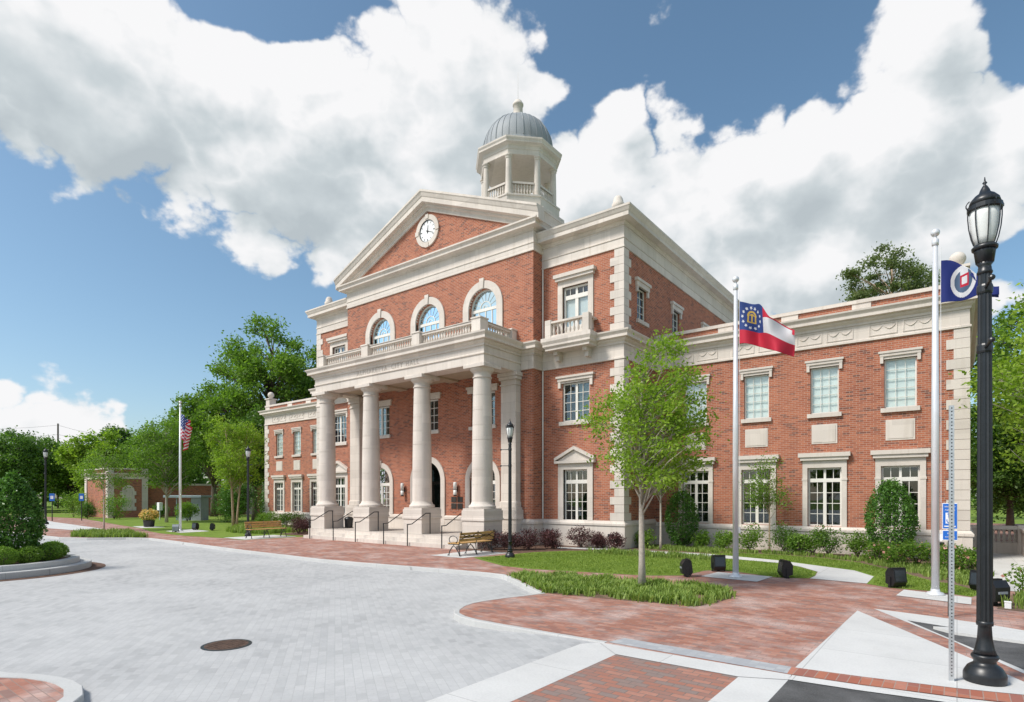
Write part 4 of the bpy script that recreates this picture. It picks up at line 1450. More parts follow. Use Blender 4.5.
# wall lamps and plaque
for x in (-22.98, -19.22):
    m = MB(); m.smooth = True
    m.lathe([(.07, 2.2), (.09, 2.22), (.09, 2.44)], x, YU - .16, 16); m.lathe([(.09, 2.46), (.09, 2.78), (.07, 2.82)], x, YU - .16, 16)
    o = m.build('wall_lamp', 'milk_glass', HALL)
    m = MB(); m.box(x - .035, x + .035, YU - .1, YU - .001, 2.36, 2.6); m.lathe([(.094, 2.441), (.094, 2.459)], x, YU - .16, 16); m.lathe([(.08, 2.14), (.08, 2.199)], x, YU - .16, 16)
    m.build('bracket', 'bronze', o)
for (x, z) in ((-19.44, 1.98), (-19.04, 1.98), (-19.44, 1.66), (-19.04, 1.66)):
    m = MB(); m.bbox(x - .17, x + .17, YU - .03, YU - .002, z - .13, z + .13, .006)
    m.build('plaque', 'bronze', HALL)

# cupola
CU = empty('cupola', parent=HALL)
CUX, CUY = XM, 28.3
CU.location = Vector((CUX, CUY, 0)) - HALL.location
OA = PI / 8
m = MB()
m.lathe([(2.75, 13.6), (2.75, 18.35), (2.85, 18.4), (2.85, 18.62), (2.6, 18.72), (2.55, 18.75), (2.55, 19.25), (2.6, 19.27), (2.6, 19.36), (.1, 19.37)], 0, 0, 8, OA)
m.build('drum', 'stone', CU, world=False)
m = MB()
for k in range(8):
    a = OA + k * PI / 4
    x, y = 2.18 * math.cos(a), 2.18 * math.sin(a)
    m = MB()
    m.lathe([(.24, 19.37), (.24, 19.47), (.19, 19.50), (.185, 20.3), (.16, 21.5), (.2, 21.53), (.2, 21.58), (.17, 21.6), (.24, 21.66), (.24, 21.72)], x, y, 14)
    m.build('cupola_column', 'stone', CU, world=False, smooth=True)
m = MB()
m.lathe([(1.95, 21.72), (2.36, 21.721), (2.36, 22.0), (2.40, 22.02), (2.40, 22.2), (2.46, 22.24), (2.66, 22.3), (2.66, 22.4), (2.72, 22.5), (2.72, 22.58), (2.3, 22.64), (.1, 22.65)], 0, 0, 8, OA)
m.build('entablature', 'stone', CU, world=False)
m = MB(); m.lathe([(1.93, 21.75), (1.93, 21.9), (.05, 22.1)], 0, 0, 8, OA)
m.build('ceiling', 'soffit', CU, world=False)
m = MB()
for k in range(8):
    a0_, a1_ = OA + k * PI / 4, OA + (k + 1) * PI / 4
    p, q = Vector((2.18 * math.cos(a0_), 2.18 * math.sin(a0_))), Vector((2.18 * math.cos(a1_), 2.18 * math.sin(a1_)))
    d = (q - p).normalized(); n = Vector((-d.y, d.x))
    for (za, zb, w_) in ((19.372, 19.50, .09), (20.08, 20.2, .10)):
        a_, b_ = p + d * .19, q - d * .19
        m.prism([(t_.x, t_.y) for t_ in (a_ + n * w_, a_ - n * w_, b_ - n * w_, b_ + n * w_)], za, zb)
br_ = m.build('balustrade', 'stone', CU, world=False)
bm_ = MB()
for k in range(8):
    a0_, a1_ = OA + k * PI / 4, OA + (k + 1) * PI / 4
    p, q = Vector((2.18 * math.cos(a0_), 2.18 * math.sin(a0_))), Vector((2.18 * math.cos(a1_), 2.18 * math.sin(a1_)))
    for j_ in range(8):
        t_ = p + (q - p) * ((j_ + 1.35) / 9.7)
        bm_.lathe([(.06, 19.5), (.06, 19.54), (.036, 19.57), (.06, 19.68), (.034, 19.9), (.055, 20.03), (.055, 20.08)], t_.x, t_.y, 8)
bo_ = bm_.build('baluster', 'stone', br_, world=False)
bo_['kind'] = 'stuff'
m = MB()
DR = 2.14
prof = [(DR + .05, 22.651), (DR + .05, 22.72), (DR, 22.74), (DR, 22.95)]
for k in range(1, 15):
    a = PI / 2 * k / 15
    prof.append((DR * math.cos(a) ** .86, 22.95 + 2.12 * math.sin(a)))
prof.append((.2, 25.08))
m.smooth = True
m.lathe(prof, 0, 0, 48)
dm = m.build('dome', 'metal_roof', CU, world=False)
m = MB()
for k in range(32):
    a = 2 * PI * k / 32
    m.tube([((r + .012) * math.cos(a), (r + .012) * math.sin(a), z) for (r, z) in prof[3:-3]],   .013 if k % 4 else .03, 4)
m.build('standing_seam', 'metal_roof', dm, world=False)
m = MB(); m.smooth = True
m.lathe([(.36, 24.98), (.36, 25.12), (.29, 25.15), (.28, 25.92), (.33, 25.95), (.33, 26.05), (.27, 26.09), (.23, 26.22), (.1, 26.32), (.01, 26.35)], 0, 0, 20)
m.lathe([(.008, 26.3), (.006, 28.0)], 0, 0, 6)
m.build('spire', 'stone', CU, world=False)
rbx = MB(); rbx.box(CUX - 2.9, CUX + 2.9, CUY - 2.9, CUY + 2.9, 13.6, 17.9)
rbx.build('cupola_base', 'stone', HALL)

# ------------------------------------------------------------------ handrails at the steps
HR = [(-25.9, 'leftmost black handrail on the portico steps'), (-23.95, 'black handrail beside the second portico pedestal, on its left'), (-22.25, 'black handrail just right of the second portico pedestal'),
      (-20.25, 'black handrail left of the third portico pedestal'), (-18.7, 'black handrail just right of the third portico pedestal'), (-16.65, 'rightmost black handrail, beside the bench end of the steps')]
for x, lab in HR:
    o = empty('handrail', (x, 17.0, 0), label=lab, cat='handrail', group='handrails on the portico steps')
    m = MB(); m.tube([(0, 0, -.02), (0, 0, .92)], .024, 8); m.build('post', 'black_iron', o, world=False)
    m = MB(); m.tube([(0, 1.35, .44), (0, 1.35, 1.38)], .024, 8); m.build('post', 'black_iron', o, world=False)
    m = MB(); m.tube([(0, -.02, .92), (0, .25, .93), (0, 1.1, 1.38), (0, 1.38, 1.38)], .022, 8); m.build('rail', 'black_iron', o, world=False)

# litter bin on the landing
o = empty('litter_bin', (-25.75, 19.25, .45), label='small round black bin on the portico landing behind the leftmost column', cat='bin')
m = MB(); m.smooth = True
m.lathe([(.17, .0), (.2, .03), (.22, .42), (.235, .44)], 0, 0, 18); m.build('body', 'black_iron', o, world=False)
m = MB(); m.smooth = True
m.lathe([(.24, .445), (.24, .5), (.17, .58), (.03, .62)], 0, 0, 18); m.build('lid', 'black_iron', o, world=False)

# ------------------------------------------------------------------ terrace balustrade, right
TB = empty('balustrade_wall', (.4, 28.2, 0), label='stone balustrade with turned balusters beside the terrace at the far right', cat='balustrade')
m = MB(); m.box(.4, 1.95, 28.05, 28.4, -.1, .42)
m.box(.4, 1.95, 28.02, 28.43, .90, 1.03)
m.box(1.86, 2.2, 17.5, 28.0, -.1, .85); m.box(1.82, 2.24, 17.4, 28.0, .851, .95)
m.build('wall', 'ashlar', TB)
p = MB(); p.bbox(1.75, 2.25, 28.001, 28.5, -.1, 1.06, .02); p.build('post', 'ashlar', TB)
p = MB(); p.bbox(.42, .8, 28.04, 28.41, .421, .899, .01); p.build('post', 'ashlar', TB)
for k in range(6):
    baluster(TB, .92 + .155 * k, 28.22, .42, .48, 1.0)


# ------------------------------------------------------------------ street furniture
def street_lamp(loc, H, label, arms_dir=(-1, 0), rz=0, detail=True):
    o = empty('street_lamp', loc, label=label, cat='street lamp', group='black post lamps')
    k0 = H / 4.75
    k = k0 * .80
    w = .52 * k0
    b = MB(); b.smooth = True
    hb = .60 * k0
    def zz_(pr):
        return [(r * w, z * hb) for r, z in pr]
    b.lathe(zz_([(.315, 0), (.32, .02), (.32, .12), (.31, .15), (.285, .19), (.26, .23), (.22, .26), (.17, .29), (.165, .33), (.20, .37), (.21, .40), (.19, .43)]), 0, 0, 32)
    b.lathe(zz_([(.18, .431), (.145, .52), (.115, .66), (.10, .88), (.125, .885), (.13, .92), (.125, .95), (.095, .96)]), 0, 0, 32, flute=(.08, .432 * hb, .87 * hb))
    b.build('base', 'black_iron', o, world=False)
    hp = H - 1.02 * k
    p = MB(); w = .72 * k0
    p = MB(); p.lathe([(.088 * w, .95 * hb), (.072 * w, hp - .02)], 0, 0, 24, flute=(.14, .3, H)); p.build('pole', 'black_iron', o, world=False)
    w = .66 * k0
    c = MB(); c.smooth = True
    c.lathe([(.085 * w, hp - .10 * k), (.095 * w, hp - .08 * k), (.085 * w, hp - .06 * k), (.075 * w, hp - .03 * k), (.075 * w, hp), (.10 * w, hp + .03 * k)], 0, 0, 24)
    c.lathe([(.105 * w, hp + .031 * k), (.125 * w, hp + .16 * k), (.13 * w, hp + .19 * k)], 0, 0, 32, flute=(.07, hp + .03 * k, hp + .18 * k))
    c.lathe([(.15 * w, hp + .191 * k), (.155 * w, hp + .22 * k), (.12 * w, hp + .25 * k)], 0, 0, 24)
    c.build('fitter', 'black_iron', o, world=False)
    z0 = hp + .25 * k
    g = MB(); g.smooth = True
    g.lathe([(.105 * w, z0), (.135 * w, z0 + .08 * k), (.165 * w, z0 + .2 * k), (.178 * w, z0 + .32 * k), (.175 * w, z0 + .40 * k)], 0, 0, 24)
    g.build('lamp_shade', 'milk_glass', o, world=False)
    cg = MB()
    for q in range(8):
        a = q * PI / 4 + .2
        cg.tube([((r + .012) * w * math.cos(a), (r + .012) * w * math.sin(a), z0 + zz * k) for (r, zz) in ((.115, 0), (.145, .08), (.172, .2), (.185, .32), (.185, .42))], .008 * w, 5)
    cg.lathe([(.195 * w, z0 + .40 * k), (.205 * w, z0 + .41 * k), (.205 * w, z0 + .46 * k), (.18 * w, z0 + .47 * k)], 0, 0, 24)
    for q in range(4):
        a = q * PI / 2 + .5
        cg.tube([((.20 + .045 * math.sin(t * PI / 5)) * w * math.cos(a), (.20 + .045 * math.sin(t * PI / 5)) * w * math.sin(a), z0 + (.40 + .024 * t) * k) for t in range(6)], .008 * w, 5)
    cg.build('cage', 'black_iron', o, world=False)
    r_ = MB(); r_.smooth = True
    r_.lathe([(.19 * w, z0 + .471 * k), (.17 * w, z0 + .53 * k), (.12 * w, z0 + .58 * k), (.07 * w, z0 + .61 * k), (.055 * w, z0 + .65 * k), (.03 * w, z0 + .69 * k), (.012 * w, z0 + .71 * k), (.03 * w, z0 + .73 * k), (.012 * w, z0 + .75 * k), (.004, z0 + .80 * k)], 0, 0, 24)
    r_.build('roof_cap', 'galvanised' if detail == 'grey' else 'black_iron', o, world=False)
    d = Vector((arms_dir[0], arms_dir[1], 0)).normalized()
    for za in ((hp - .28 * k), (hp - .98 * k)):
        a = MB()
        a.lathe([(.088 * w, za - .05), (.095 * w, za - .03), (.095 * w, za + .03), (.088 * w, za + .05)], 0, 0, 16)
        L = .40
        a.tube([(d.x * .06, d.y * .06, za), (d.x * L, d.y * L, za + .01)], .016, 6)
        a.sphere((d.x * L, d.y * L, za + .01), .032, 6)
        a.build('banner_arm', 'black_iron', o, world=False)
    return o

street_lamp((.25, 8.5, .006), 5.70, 'tall black fluted lamp post on the concrete ramp at the right foreground', (.12, -1))
street_lamp((-12.25, 15.85, .01), 4.78, 'black lamp post on the lawn edge in front of the rightmost portico column', (-1, 0))
street_lamp((-30.05, 16.0, .01), 4.85, 'black lamp post behind the left bench near the left wing', (1, 0))
street_lamp((-55.4, 13.5, .01), 5.9, 'distant black lamp post on the far left concrete walk', (-1, 0))


def flagpole(loc, H, label, r=.075):
    o = empty('flagpole', loc, label=label, cat='flagpole', group='silver flagpoles')
    m = MB(); m.smooth = True
    m.lathe([(r, .06), (r * .95, H * .5), (r * .62, H - .35)], 0, 0, 20); m.build('pole', 'aluminium', o, world=False)
    m = MB(); m.smooth = True
    m.lathe([(r * 2.3, 0), (r * 2.3, .02), (r * 1.9, .05), (r * 1.15, .07), (r * 1.1, .12)], 0, 0, 24); m.build('base', 'aluminium', o, world=False)
    m = MB(); m.smooth = True
    m.lathe([(r * .63, H - .351), (r * .85, H - .34), (r * .85, H - .22), (r * .5, H - .2), (r * .3, H - .13)], 0, 0, 16)
    m.sphere((0, 0, H - .07), .085, 10)
    m.build('finial', 'aluminium', o, world=False)
    m = MB(); m.tube([(r * 1.35, 0, 1.2), (r * 1.25, 0, H - .4)], .005, 4); m.box(r * .8, r * 1.6, -.012, .012, 1.15, 1.3)
    m.build('halyard', 'white_paint', o, world=False)
    return o

flagpole((-4.6, 15.62, .011), 7.86, 'silver flagpole on a concrete pad flying the red and white starred flag')
flagpole((-.37, 15.38, .011), 7.82, 'silver flagpole left of the tall lamp post, flying the blue flag')
flagpole((-37.95, 15.9, .011), 8.0, 'distant silver flagpole on the left lawn flying the striped flag')

for nm, c in (('flag_red', (.62, .025, .06)), ('flag_white', (.80, .80, .82)), ('flag_blue', (.035, .075, .27)), ('flag_gold', (.68, .47, .10)), ('flag_navy', (.014, .030, .20)), ('flag_slate', (.10, .16, .26))):
    m_, nt_, b_ = newmat(nm)
    wv = N(nt_, 'ShaderNodeTexWave', ins={'Vector': objco(nt_), 'Scale': 90.0, 'Distortion': 1.0})
    nt_.links.new(mixc(nt_, M_(nt_, 'MULTIPLY', wv.outputs[1], .12), c, [x * .7 for x in c]), b_.inputs['Base Color'])
    b_.inputs['Roughness'].default_value = .75
    tr_ = N(nt_, 'ShaderNodeBsdfTranslucent', ins={'Color': (*c, 1)})
    mx_ = N(nt_, 'ShaderNodeMixShader', ins={0: .3, 1: b_.outputs[0], 2: tr_.outputs[0]})
    nt_.links.new(mx_.outputs[0], nt_.nodes['Material Output'].inputs[0])


def flag(name, loc, shape, colour, mats, label, nu=150, nv=100):
    """shape(s,t)->(x,y,z) relative to loc; colour(s,t)->material index"""
    m = MB()
    v = [shape(i / nu, j / nv) for j in range(nv + 1) for i in range(nu + 1)]
    m.v = v
    for j in range(nv):
        for i in range(nu):
            m.f.append([j * (nu + 1) + i, (j + 1) * (nu + 1) + i, (j + 1) * (nu + 1) + i + 1, j * (nu + 1) + i + 1])
            m.m.append(colour((i + .5) / nu, (j + .5) / nv))
            m.sm.append(True)
    o = m.build(name, mats, None, world=False, loc=loc)
    o.data.polygons.foreach_set('use_smooth', [True] * len(o.data.polygons))
    # cloth has thickness
    md = o.modifiers.new('thickness', 'SOLIDIFY'); md.thickness = .004
    tag(o, label, 'flag', 'flags on the flagpoles')
    return o


def star(cx, cy, r, x, y):
    dx, dy = x - cx, y - cy
    a = math.atan2(dx, dy)
    d = math.hypot(dx, dy)
    k = abs(((a / (2 * PI / 5)) + .5) % 1 - .5) * 2
    return d < r * (1 - .52 * k)


def shape_ga(s, t):
    L, Hh = 1.72, 1.10
    f = smooth01((s - .38) / .25)
    fold = .30 * f
    vt = t
    dep = 0.0
    if t < fold:
        vt = fold + (fold - t) * .55
        dep = .05 * (1 - t / max(fold, 1e-3)) + .015
    z = -Hh * vt * (1 - .08 * s) - .60 * s ** 1.3 - .05 * math.sin(s * 7 + t * 3) * s
    x = L * (s * .77 - .03 * t * s)
    y = .19 * math.sin(s * 9.5 - t * 2.2) * min(1, s * 3) + .05 * math.sin(s * 17 + t * 4) * s + dep
    return (.09 + x, y, z)


def col_ga(s, t):
    x, y = s * 1.72, t * 1.10
    if s < .46 and t < .67:
        cx, cy = .38, .38
        dx, dy = x - cx, y - cy
        # arch emblem on three pillars
        if -.13 < dx < .13 and .10 < dy < .14: return 3
        for px in (-.1, 0, .1):
            if abs(dx - px) < .022 and -.08 < dy < .1: return 3
        rr = math.hypot(dx, dy + .06)
        if dy < -.04 and .085 < rr < .135: return 3
        if dy < -.07 and rr < .06: return 3
        if -.14 < dx < .14 and -.085 < dy < -.06: return 3
        for k in range(13):
            a = 2 * PI * k / 13 + .24
            if star(cx + .275 * math.cos(a), cy + .275 * math.sin(a), .045, x, y): return 1
        return 2
    return 0 if t < .333 or t > .667 else 1


flag('flag', (-4.6, 15.62, 7.2), shape_ga, col_ga, ['flag_red', 'flag_white', 'flag_blue', 'flag_gold'],
     'red and white flag with a starred blue corner and gold arch emblem')


def shape_city(s, t):
    L, Hh = 1.5, .90
    fold = .80 * smooth01((s - .12) / .85)
    vt, dep = t, 0.0
    if t < fold:
        vt = min(1.0, fold + (fold - t) * .35)
        dep = .05 * min(1, (fold - t) * 4) + .012
    z = -Hh * vt - .03 * math.sin(s * 8) * s
    x = L * s * .64
    y = .10 * math.sin(s * 8.0 - t * 1.5) * min(1, s * 3) + .035 * math.sin(s * 19 + t * 5) * s + dep
    return (.09 + x, y, z)


def col_city(s, t):
    x, y = s * 1.5, t * .9
    cx, cy = .60, .50
    d = math.hypot(x - cx, y - cy)
    if d > .335: return 0
    if d > .235: return 1
    dx, dy = x - cx - .02, y - cy
    if -.10 < dx < .12 and -.13 < dy < .12:
        if -.06 < dx < .08 and -.09 < dy < .07: return 1
        return 2
    if dy < -.02 and abs(dx) < .1: return 1
    return 3


flag('flag', (-.37, 15.38, 7.14), shape_city, col_city, ['flag_navy', 'flag_white', 'flag_red', 'flag_slate'],
     'deep blue flag with a round white seal, partly behind the tall lamp post')


def shape_us(s, t):
    Hh = 1.45
    z = -Hh * t * (1 - .12 * s) - 1.05 * s ** 1.15
    amp = 1.25 * (1 - math.exp(-2.2 * s)) / (1 - math.exp(-2.2))
    x = amp * (1 - .55 * t * s) + .05 * math.sin(s * 14) * s
    y = .16 * math.sin(s * 16 + t) * min(1, s * 4)
    return (.07 + x, y, z)


def col_us(s, t):
    if s < .42 and t < 7 / 13:
        i, j = int(s / .42 * 11), int(t / (7 / 13) * 9)
        fx, fy = s / .42 * 11 - i - .5, t / (7 / 13) * 9 - j - .5
        if (i + j) % 2 == 0 and fx * fx + fy * fy < .1: return 1
        return 2
    return 0 if int(t * 13) % 2 == 0 else 1


flag('flag', (-37.95, 15.9, 7.2), shape_us, col_us, ['flag_red', 'flag_white', 'flag_blue'],
     'limp flag with red and white stripes and a starred blue corner on the left lawn', 130, 78)


# floodlights
def floodlight(loc, aim, label, mat='black_plastic', s=.82):
    a = math.atan2(aim[1] - loc[1], aim[0] - loc[0]) - PI / 2
    o = empty('floodlight', loc, a, label=label, cat='floodlight', group='ground floodlights around the flagpoles')
    b = MB()
    w = .20 * s
    pr = [(-.16, .10), (.10, .04), (.17, .16), (.12, .52), (-.08, .54), (-.17, .40)]
    pr = [(y * s, z * s) for y, z in pr]
    n = len(pr)
    v = [(x, y, z) for x, k in ((-w, 1), (w, 1)) for (y, z) in pr]
    f = [(i, (i + 1) % n, n + (i + 1) % n, n + i) for i in range(n)] + [tuple(range(n - 1, -1, -1)), tuple(range(n, 2 * n))]
    b.add(v, f)
    b.box(-w - .012, w + .012, .0, .09 * s, .515 * s, .56 * s)
    b.build('housing', mat, o, world=False)
    g = MB(); g.add([(-w + .03, .172 * s, .19 * s), (w - .03, .172 * s, .19 * s), (w - .03, .128 * s, .49 * s), (-w + .03, .128 * s, .49 * s)], [(3, 2, 1, 0)])
    g.build('lens', 'lens_dark', o, world=False)
    k = MB()
    k.box(-w - .02, -w - .004, -.03, .03, .0, .3 * s); k.box(w + .004, w + .02, -.03, .03, .0, .3 * s); k.box(-w - .02, w + .02, -.04, .04, -.0, .015)
    k.lathe([(.05, .0161), (.05, .06)], 0, 0, 10)
    k.build('bracket', 'black_plastic', o, world=False)
    bar_ = MB(); bar_.box(-w * .6, w * .6, -.182 * s, -.163 * s, .26 * s, .31 * s)
    bar_.build('nameplate', 'grey_box', o, world=False)
    return o
P1, P2, P3 = (-4.6, 15.62), (-.37, 15.38), (-37.95, 15.9)
floodlight((-5.67, 14.95, .006), P1, 'black floodlight on the brick left of the middle flagpole, tilted sideways')
floodlight((-5.35, 16.55, .008), P1, 'black floodlight on the lawn edge just behind and left of the middle flagpole')
floodlight((-3.55, 16.3, .008), P1, 'black floodlight on the lawn edge right of the middle flagpole, beside the curved path')
floodlight((-1.12, 16.1, .008), P2, 'black floodlight on the grass left of the blue flag pole, below the round holly')
floodlight((.42, 16.6, .008), P2, 'rear black floodlight partly hidden by the tall lamp post')
floodlight((.58, 14.6, .008), P2, 'nearer black floodlight just right of the tall lamp post', s=.9)
floodlight((-37.0, 15.25, .01), P3, 'grey floodlight in front of the left flagpole', 'grey_box')
floodlight((-38.3, 16.95, .01), P3, 'dark floodlight behind the left flagpole with a pale nameplate')
floodlight((-36.9, 17.35, .01), P3, 'dark floodlight right of the left flagpole, turned away')
o = empty('junction_box', (.76, 14.35, .006), label='small pale grey junction box on the brick beside the rightmost floodlight', cat='utility box')
m = MB(); m.bbox(-.05, .05, -.045, .045, 0, .11, .008); m.build('body', 'white_paint', o, world=False)
m = MB(); m.bbox(-.055, .055, -.05, .05, .111, .13, .006); m.build('lid', 'white_paint', o, world=False)

# benches
def bench(loc, rz, label, L=1.65):
    o = empty('park_bench', loc, rz, label=label, cat='bench', group='slatted park benches')
    # local: x along the length, -y is the front
    for k, yy in enumerate((-.42, -.32, -.22, -.12)):
        pass
    m = MB()
    for yy in (-.46, -.35, -.24, -.13, -.02):
        m.bbox(-L / 2, L / 2, yy - .045, yy + .045, .43, .46, .006)
    m.build('seat', 'bench_wood', o, world=False)
    m = MB()
    for zz, yy in ((.56, .05), (.67, .075), (.78, .10)):
        m.bbox(-L / 2, L / 2, yy - .014, yy + .014, zz - .045, zz + .045, .005)
    m.build('backrest', 'bench_wood', o, world=False)
    for x in (-L / 2 + .05, 0, L / 2 - .05):
        m = MB()
        m.tube([(x, -.50, 0), (x, -.44, .16), (x, -.33, .30), (x, -.25, .36), (x, -.16, .30), (x, -.04, .16), (x, .06, 0)], .019, 6)
        m.tube([(x, -.50, .41), (x, .02, .41), (x, .12, .86)], .019, 6)
        m.tube([(x, .05, .02), (x, .0, .40)], .017, 6)
        m.tube([(x, -.25, .36), (x, -.25, .41)], .017, 6)
        for yy in (-.5, .06):
            m.box(x - .025, x + .025, yy - .035, yy + .035, 0, .025)
        lg = m.build('leg', 'black_iron', o, world=False)
        if x != 0:
            a = MB()
            a.tube([(x, -.27 + .20 * math.cos(t * PI / 8), .565 + .14 * math.sin(t * PI / 8)) for t in range(-3, 12)], .016, 6)
            a.build('armrest', 'black_iron', lg, world=False)
    m = MB()
    for s_ in (-1, 1):
        xa = s_ * L / 4
        m.tube([(xa + (t / 8 - 1) * L / 4, .115 + .0 * t, .72 + .07 * math.cos(t * PI / 8)) for t in range(17)], .013, 5)
        m.tube([(xa + (t / 8 - 1) * L / 4, .115, .66 - .06 * math.cos(t * PI / 8)) for t in range(17)], .013, 5)
    m.build('scroll_work', 'black_iron', o, world=False)
    return o
bench((-13.95, 16.0, .008), -PI / 2, 'slatted wood and black iron bench right of the steps, seen from behind', 1.9)
bench((-28.6, 16.1, .010), PI / 2, 'longer warm wood bench with iron legs beside the left lamp post', 2.0)

# signs
o = empty('sign_post', (-.05, 8.3, .004), label='bare perforated galvanised sign post left of the tall lamp post', cat='post')
m = MB(); m.box(-.019, .019, -.012, .012, 0, 3.14); m.box(-.024, -.019, -.012, .016, 0, 3.14); m.box(.019, .024, -.012, .016, 0, 3.14)
m.build('post', 'galvanised', o, world=False)
m = MB()
for k in range(78):
    m.lathe([(.0075, -.0135), (.0075, -.0125)], 0, 0, 8)
    nv = len(m.v)
    for i in range(nv - 16, nv):
        x, y, z = m.v[i]
        m.v[i] = (x, z, .06 + k * .0396 + y)
h_ = m.build('hole_row', 'black_iron', o, world=False)
h_['kind'] = 'stuff'
o.rotation_euler = (0, 0, R(10))

plain('sign_blue', (.012, .13, .52), .4, var=.04)
o = empty('parking_sign', (-.10, 12.75, .004), R(5), label='blue accessible parking sign on a black post, partly behind the galvanised post', cat='sign')
m = MB(); m.tube([(0, .03, 0), (0, .03, 2.0)], .028, 8); m.build('post', 'black_iron', o, world=False)
m = MB(); m.bbox(-.107, .107, -.01, .01, 1.53, 1.99, .004); pn = m.build('sign_panel', 'white_paint', o, world=False)
m = MB(); m.box(-.099, .099, -.0135, -.0105, 1.545, 1.978); m.build('field', 'sign_blue', pn, world=False)
m = MB(); m.bbox(-.107, .107, -.01, .01, 1.335, 1.515, .004); pn2 = m.build('sign_panel', 'white_paint', o, world=False)
m = MB(); m.box(-.099, .099, -.0135, -.0105, 1.348, 1.502); m.build('field', 'sign_blue', pn2, world=False)
for s_, z, sz in (('RESERVED', 1.925, .034), ('PARKING', 1.865, .034)):
    t = text_mesh('lettering', s_, sz, 'white_paint', pn, .001)
    t.rotation_euler = (R(90), 0, 0); t.location = (0, -.016, z)
m = MB()
m.box(-.062, .062, -.016, -.014, 1.63, 1.82)
m.build('symbol_ground', 'white_paint', pn, world=False)
m = MB()   # wheelchair symbol
m.tube([(.0 + .045 * math.cos(a * PI / 8), -.0175, 1.685 + .045 * math.sin(a * PI / 8)) for a in range(-9, 5)], .007, 5)
m.tube([(-.02, -.0175, 1.775), (-.012, -.0175, 1.715), (.03, -.0175, 1.715), (.052, -.0175, 1.655)], .008, 5)
m.lathe([(.014, -.001), (.014, .001)], 0, 0, 10)
for i in range(len(m.v) - 20, len(m.v)):
    x, y, z = m.v[i]; m.v[i] = (x - .022, -.0175 + z, 1.797 + y)
m.build('symbol', 'sign_blue', pn, world=False)
m = MB(); m.box(-.08, .08, -.016, -.014, 1.572, 1.592); m.build('arrow_line', 'white_paint', pn, world=False)
for s_, z, sz in (('VAN', 1.455, .04), ('ACCESSIBLE', 1.395, .027)):
    t = text_mesh('lettering', s_, sz, 'white_paint', pn2, .001)
    t.rotation_euler = (R(90), 0, 0); t.location = (0, -.016, z)

for (x, y, lab) in ((-62.83, 15.76, 'small blue sign on a thin post beside the distant lamp post, left one'), (-61.72, 17.6, 'small blue sign with a pale symbol on a darker post, right of its twin')):
    o = empty('parking_sign', (x, y, 0), R(50), label=lab, cat='sign', group='distant blue signs')
    m = MB(); m.tube([(0, .03, 0), (0, .03, 2.35)], .04, 6); m.build('post', 'black_iron', o, world=False)
    m = MB(); m.bbox(-.2, .2, -.012, .012, 1.75, 2.4, .006); pn = m.build('sign_panel', 'sign_blue', o, world=False)
    m = MB(); m.box(-.11, .11, -.016, -.013, 1.93, 2.2); m.build('symbol', 'white_paint', pn, world=False)

# manhole cover
o = empty('manhole_cover', (-8.62, 4.26, road_z(-8.5)), label='round rusty iron manhole cover in the grey paving', cat='manhole')
m = MB(); m.lathe([(.345, 0), (.345, .006), (.30, .0065)], 0, 0, 40); m.build('frame', 'black_iron', o, world=False)
m = MB(); m.lathe([(.30, .002), (.30, .0075), (.29, .009)], 0, 0, 40)
for i in range(-4, 5):
    for j in range(-4, 5):
        if math.hypot(i, j) < 4.3:
            m.box(i * .062 - .02, i * .062 + .02, j * .062 - .02, j * .062 + .02, .009, .0135)
m.build('lid', 'rust', o, world=False)

# planter with yellow flowers
rng = np.random.default_rng(5)


def leaf_quads(C, size, rng, up=.35, aspect=.55):
    n = len(C)
    a = rng.normal(size=(n, 3)); a[:, 2] *= .8
    a /= np.linalg.norm(a, axis=1)[:, None]
    nrm = rng.normal(size=(n, 3)); nrm[:, 2] += up * 3
    b = np.cross(nrm, a)
    b /= np.linalg.norm(b, axis=1)[:, None] + 1e-9
    s = size * rng.uniform(.6, 1.25, n)[:, None]
    V = np.empty((n, 4, 3))
    V[:, 0] = C - a * s
    V[:, 1] = C + b * s * aspect + a * s * .1
    V[:, 2] = C + a * s
    V[:, 3] = C - b * s * aspect + a * s * .1
    F = np.arange(n * 4).reshape(n, 4)
    return V.reshape(-1, 3), F


def blob_points(n, rad, rng, shell=.55, z0=0.0):
    """points through an ellipsoid, thicker towards the outside"""
    d = rng.normal(size=(n, 3)); d /= np.linalg.norm(d, axis=1)[:, None]
    r = shell + (1 - shell) * rng.random(n) ** .6
    return d * r[:, None] * np.array(rad)


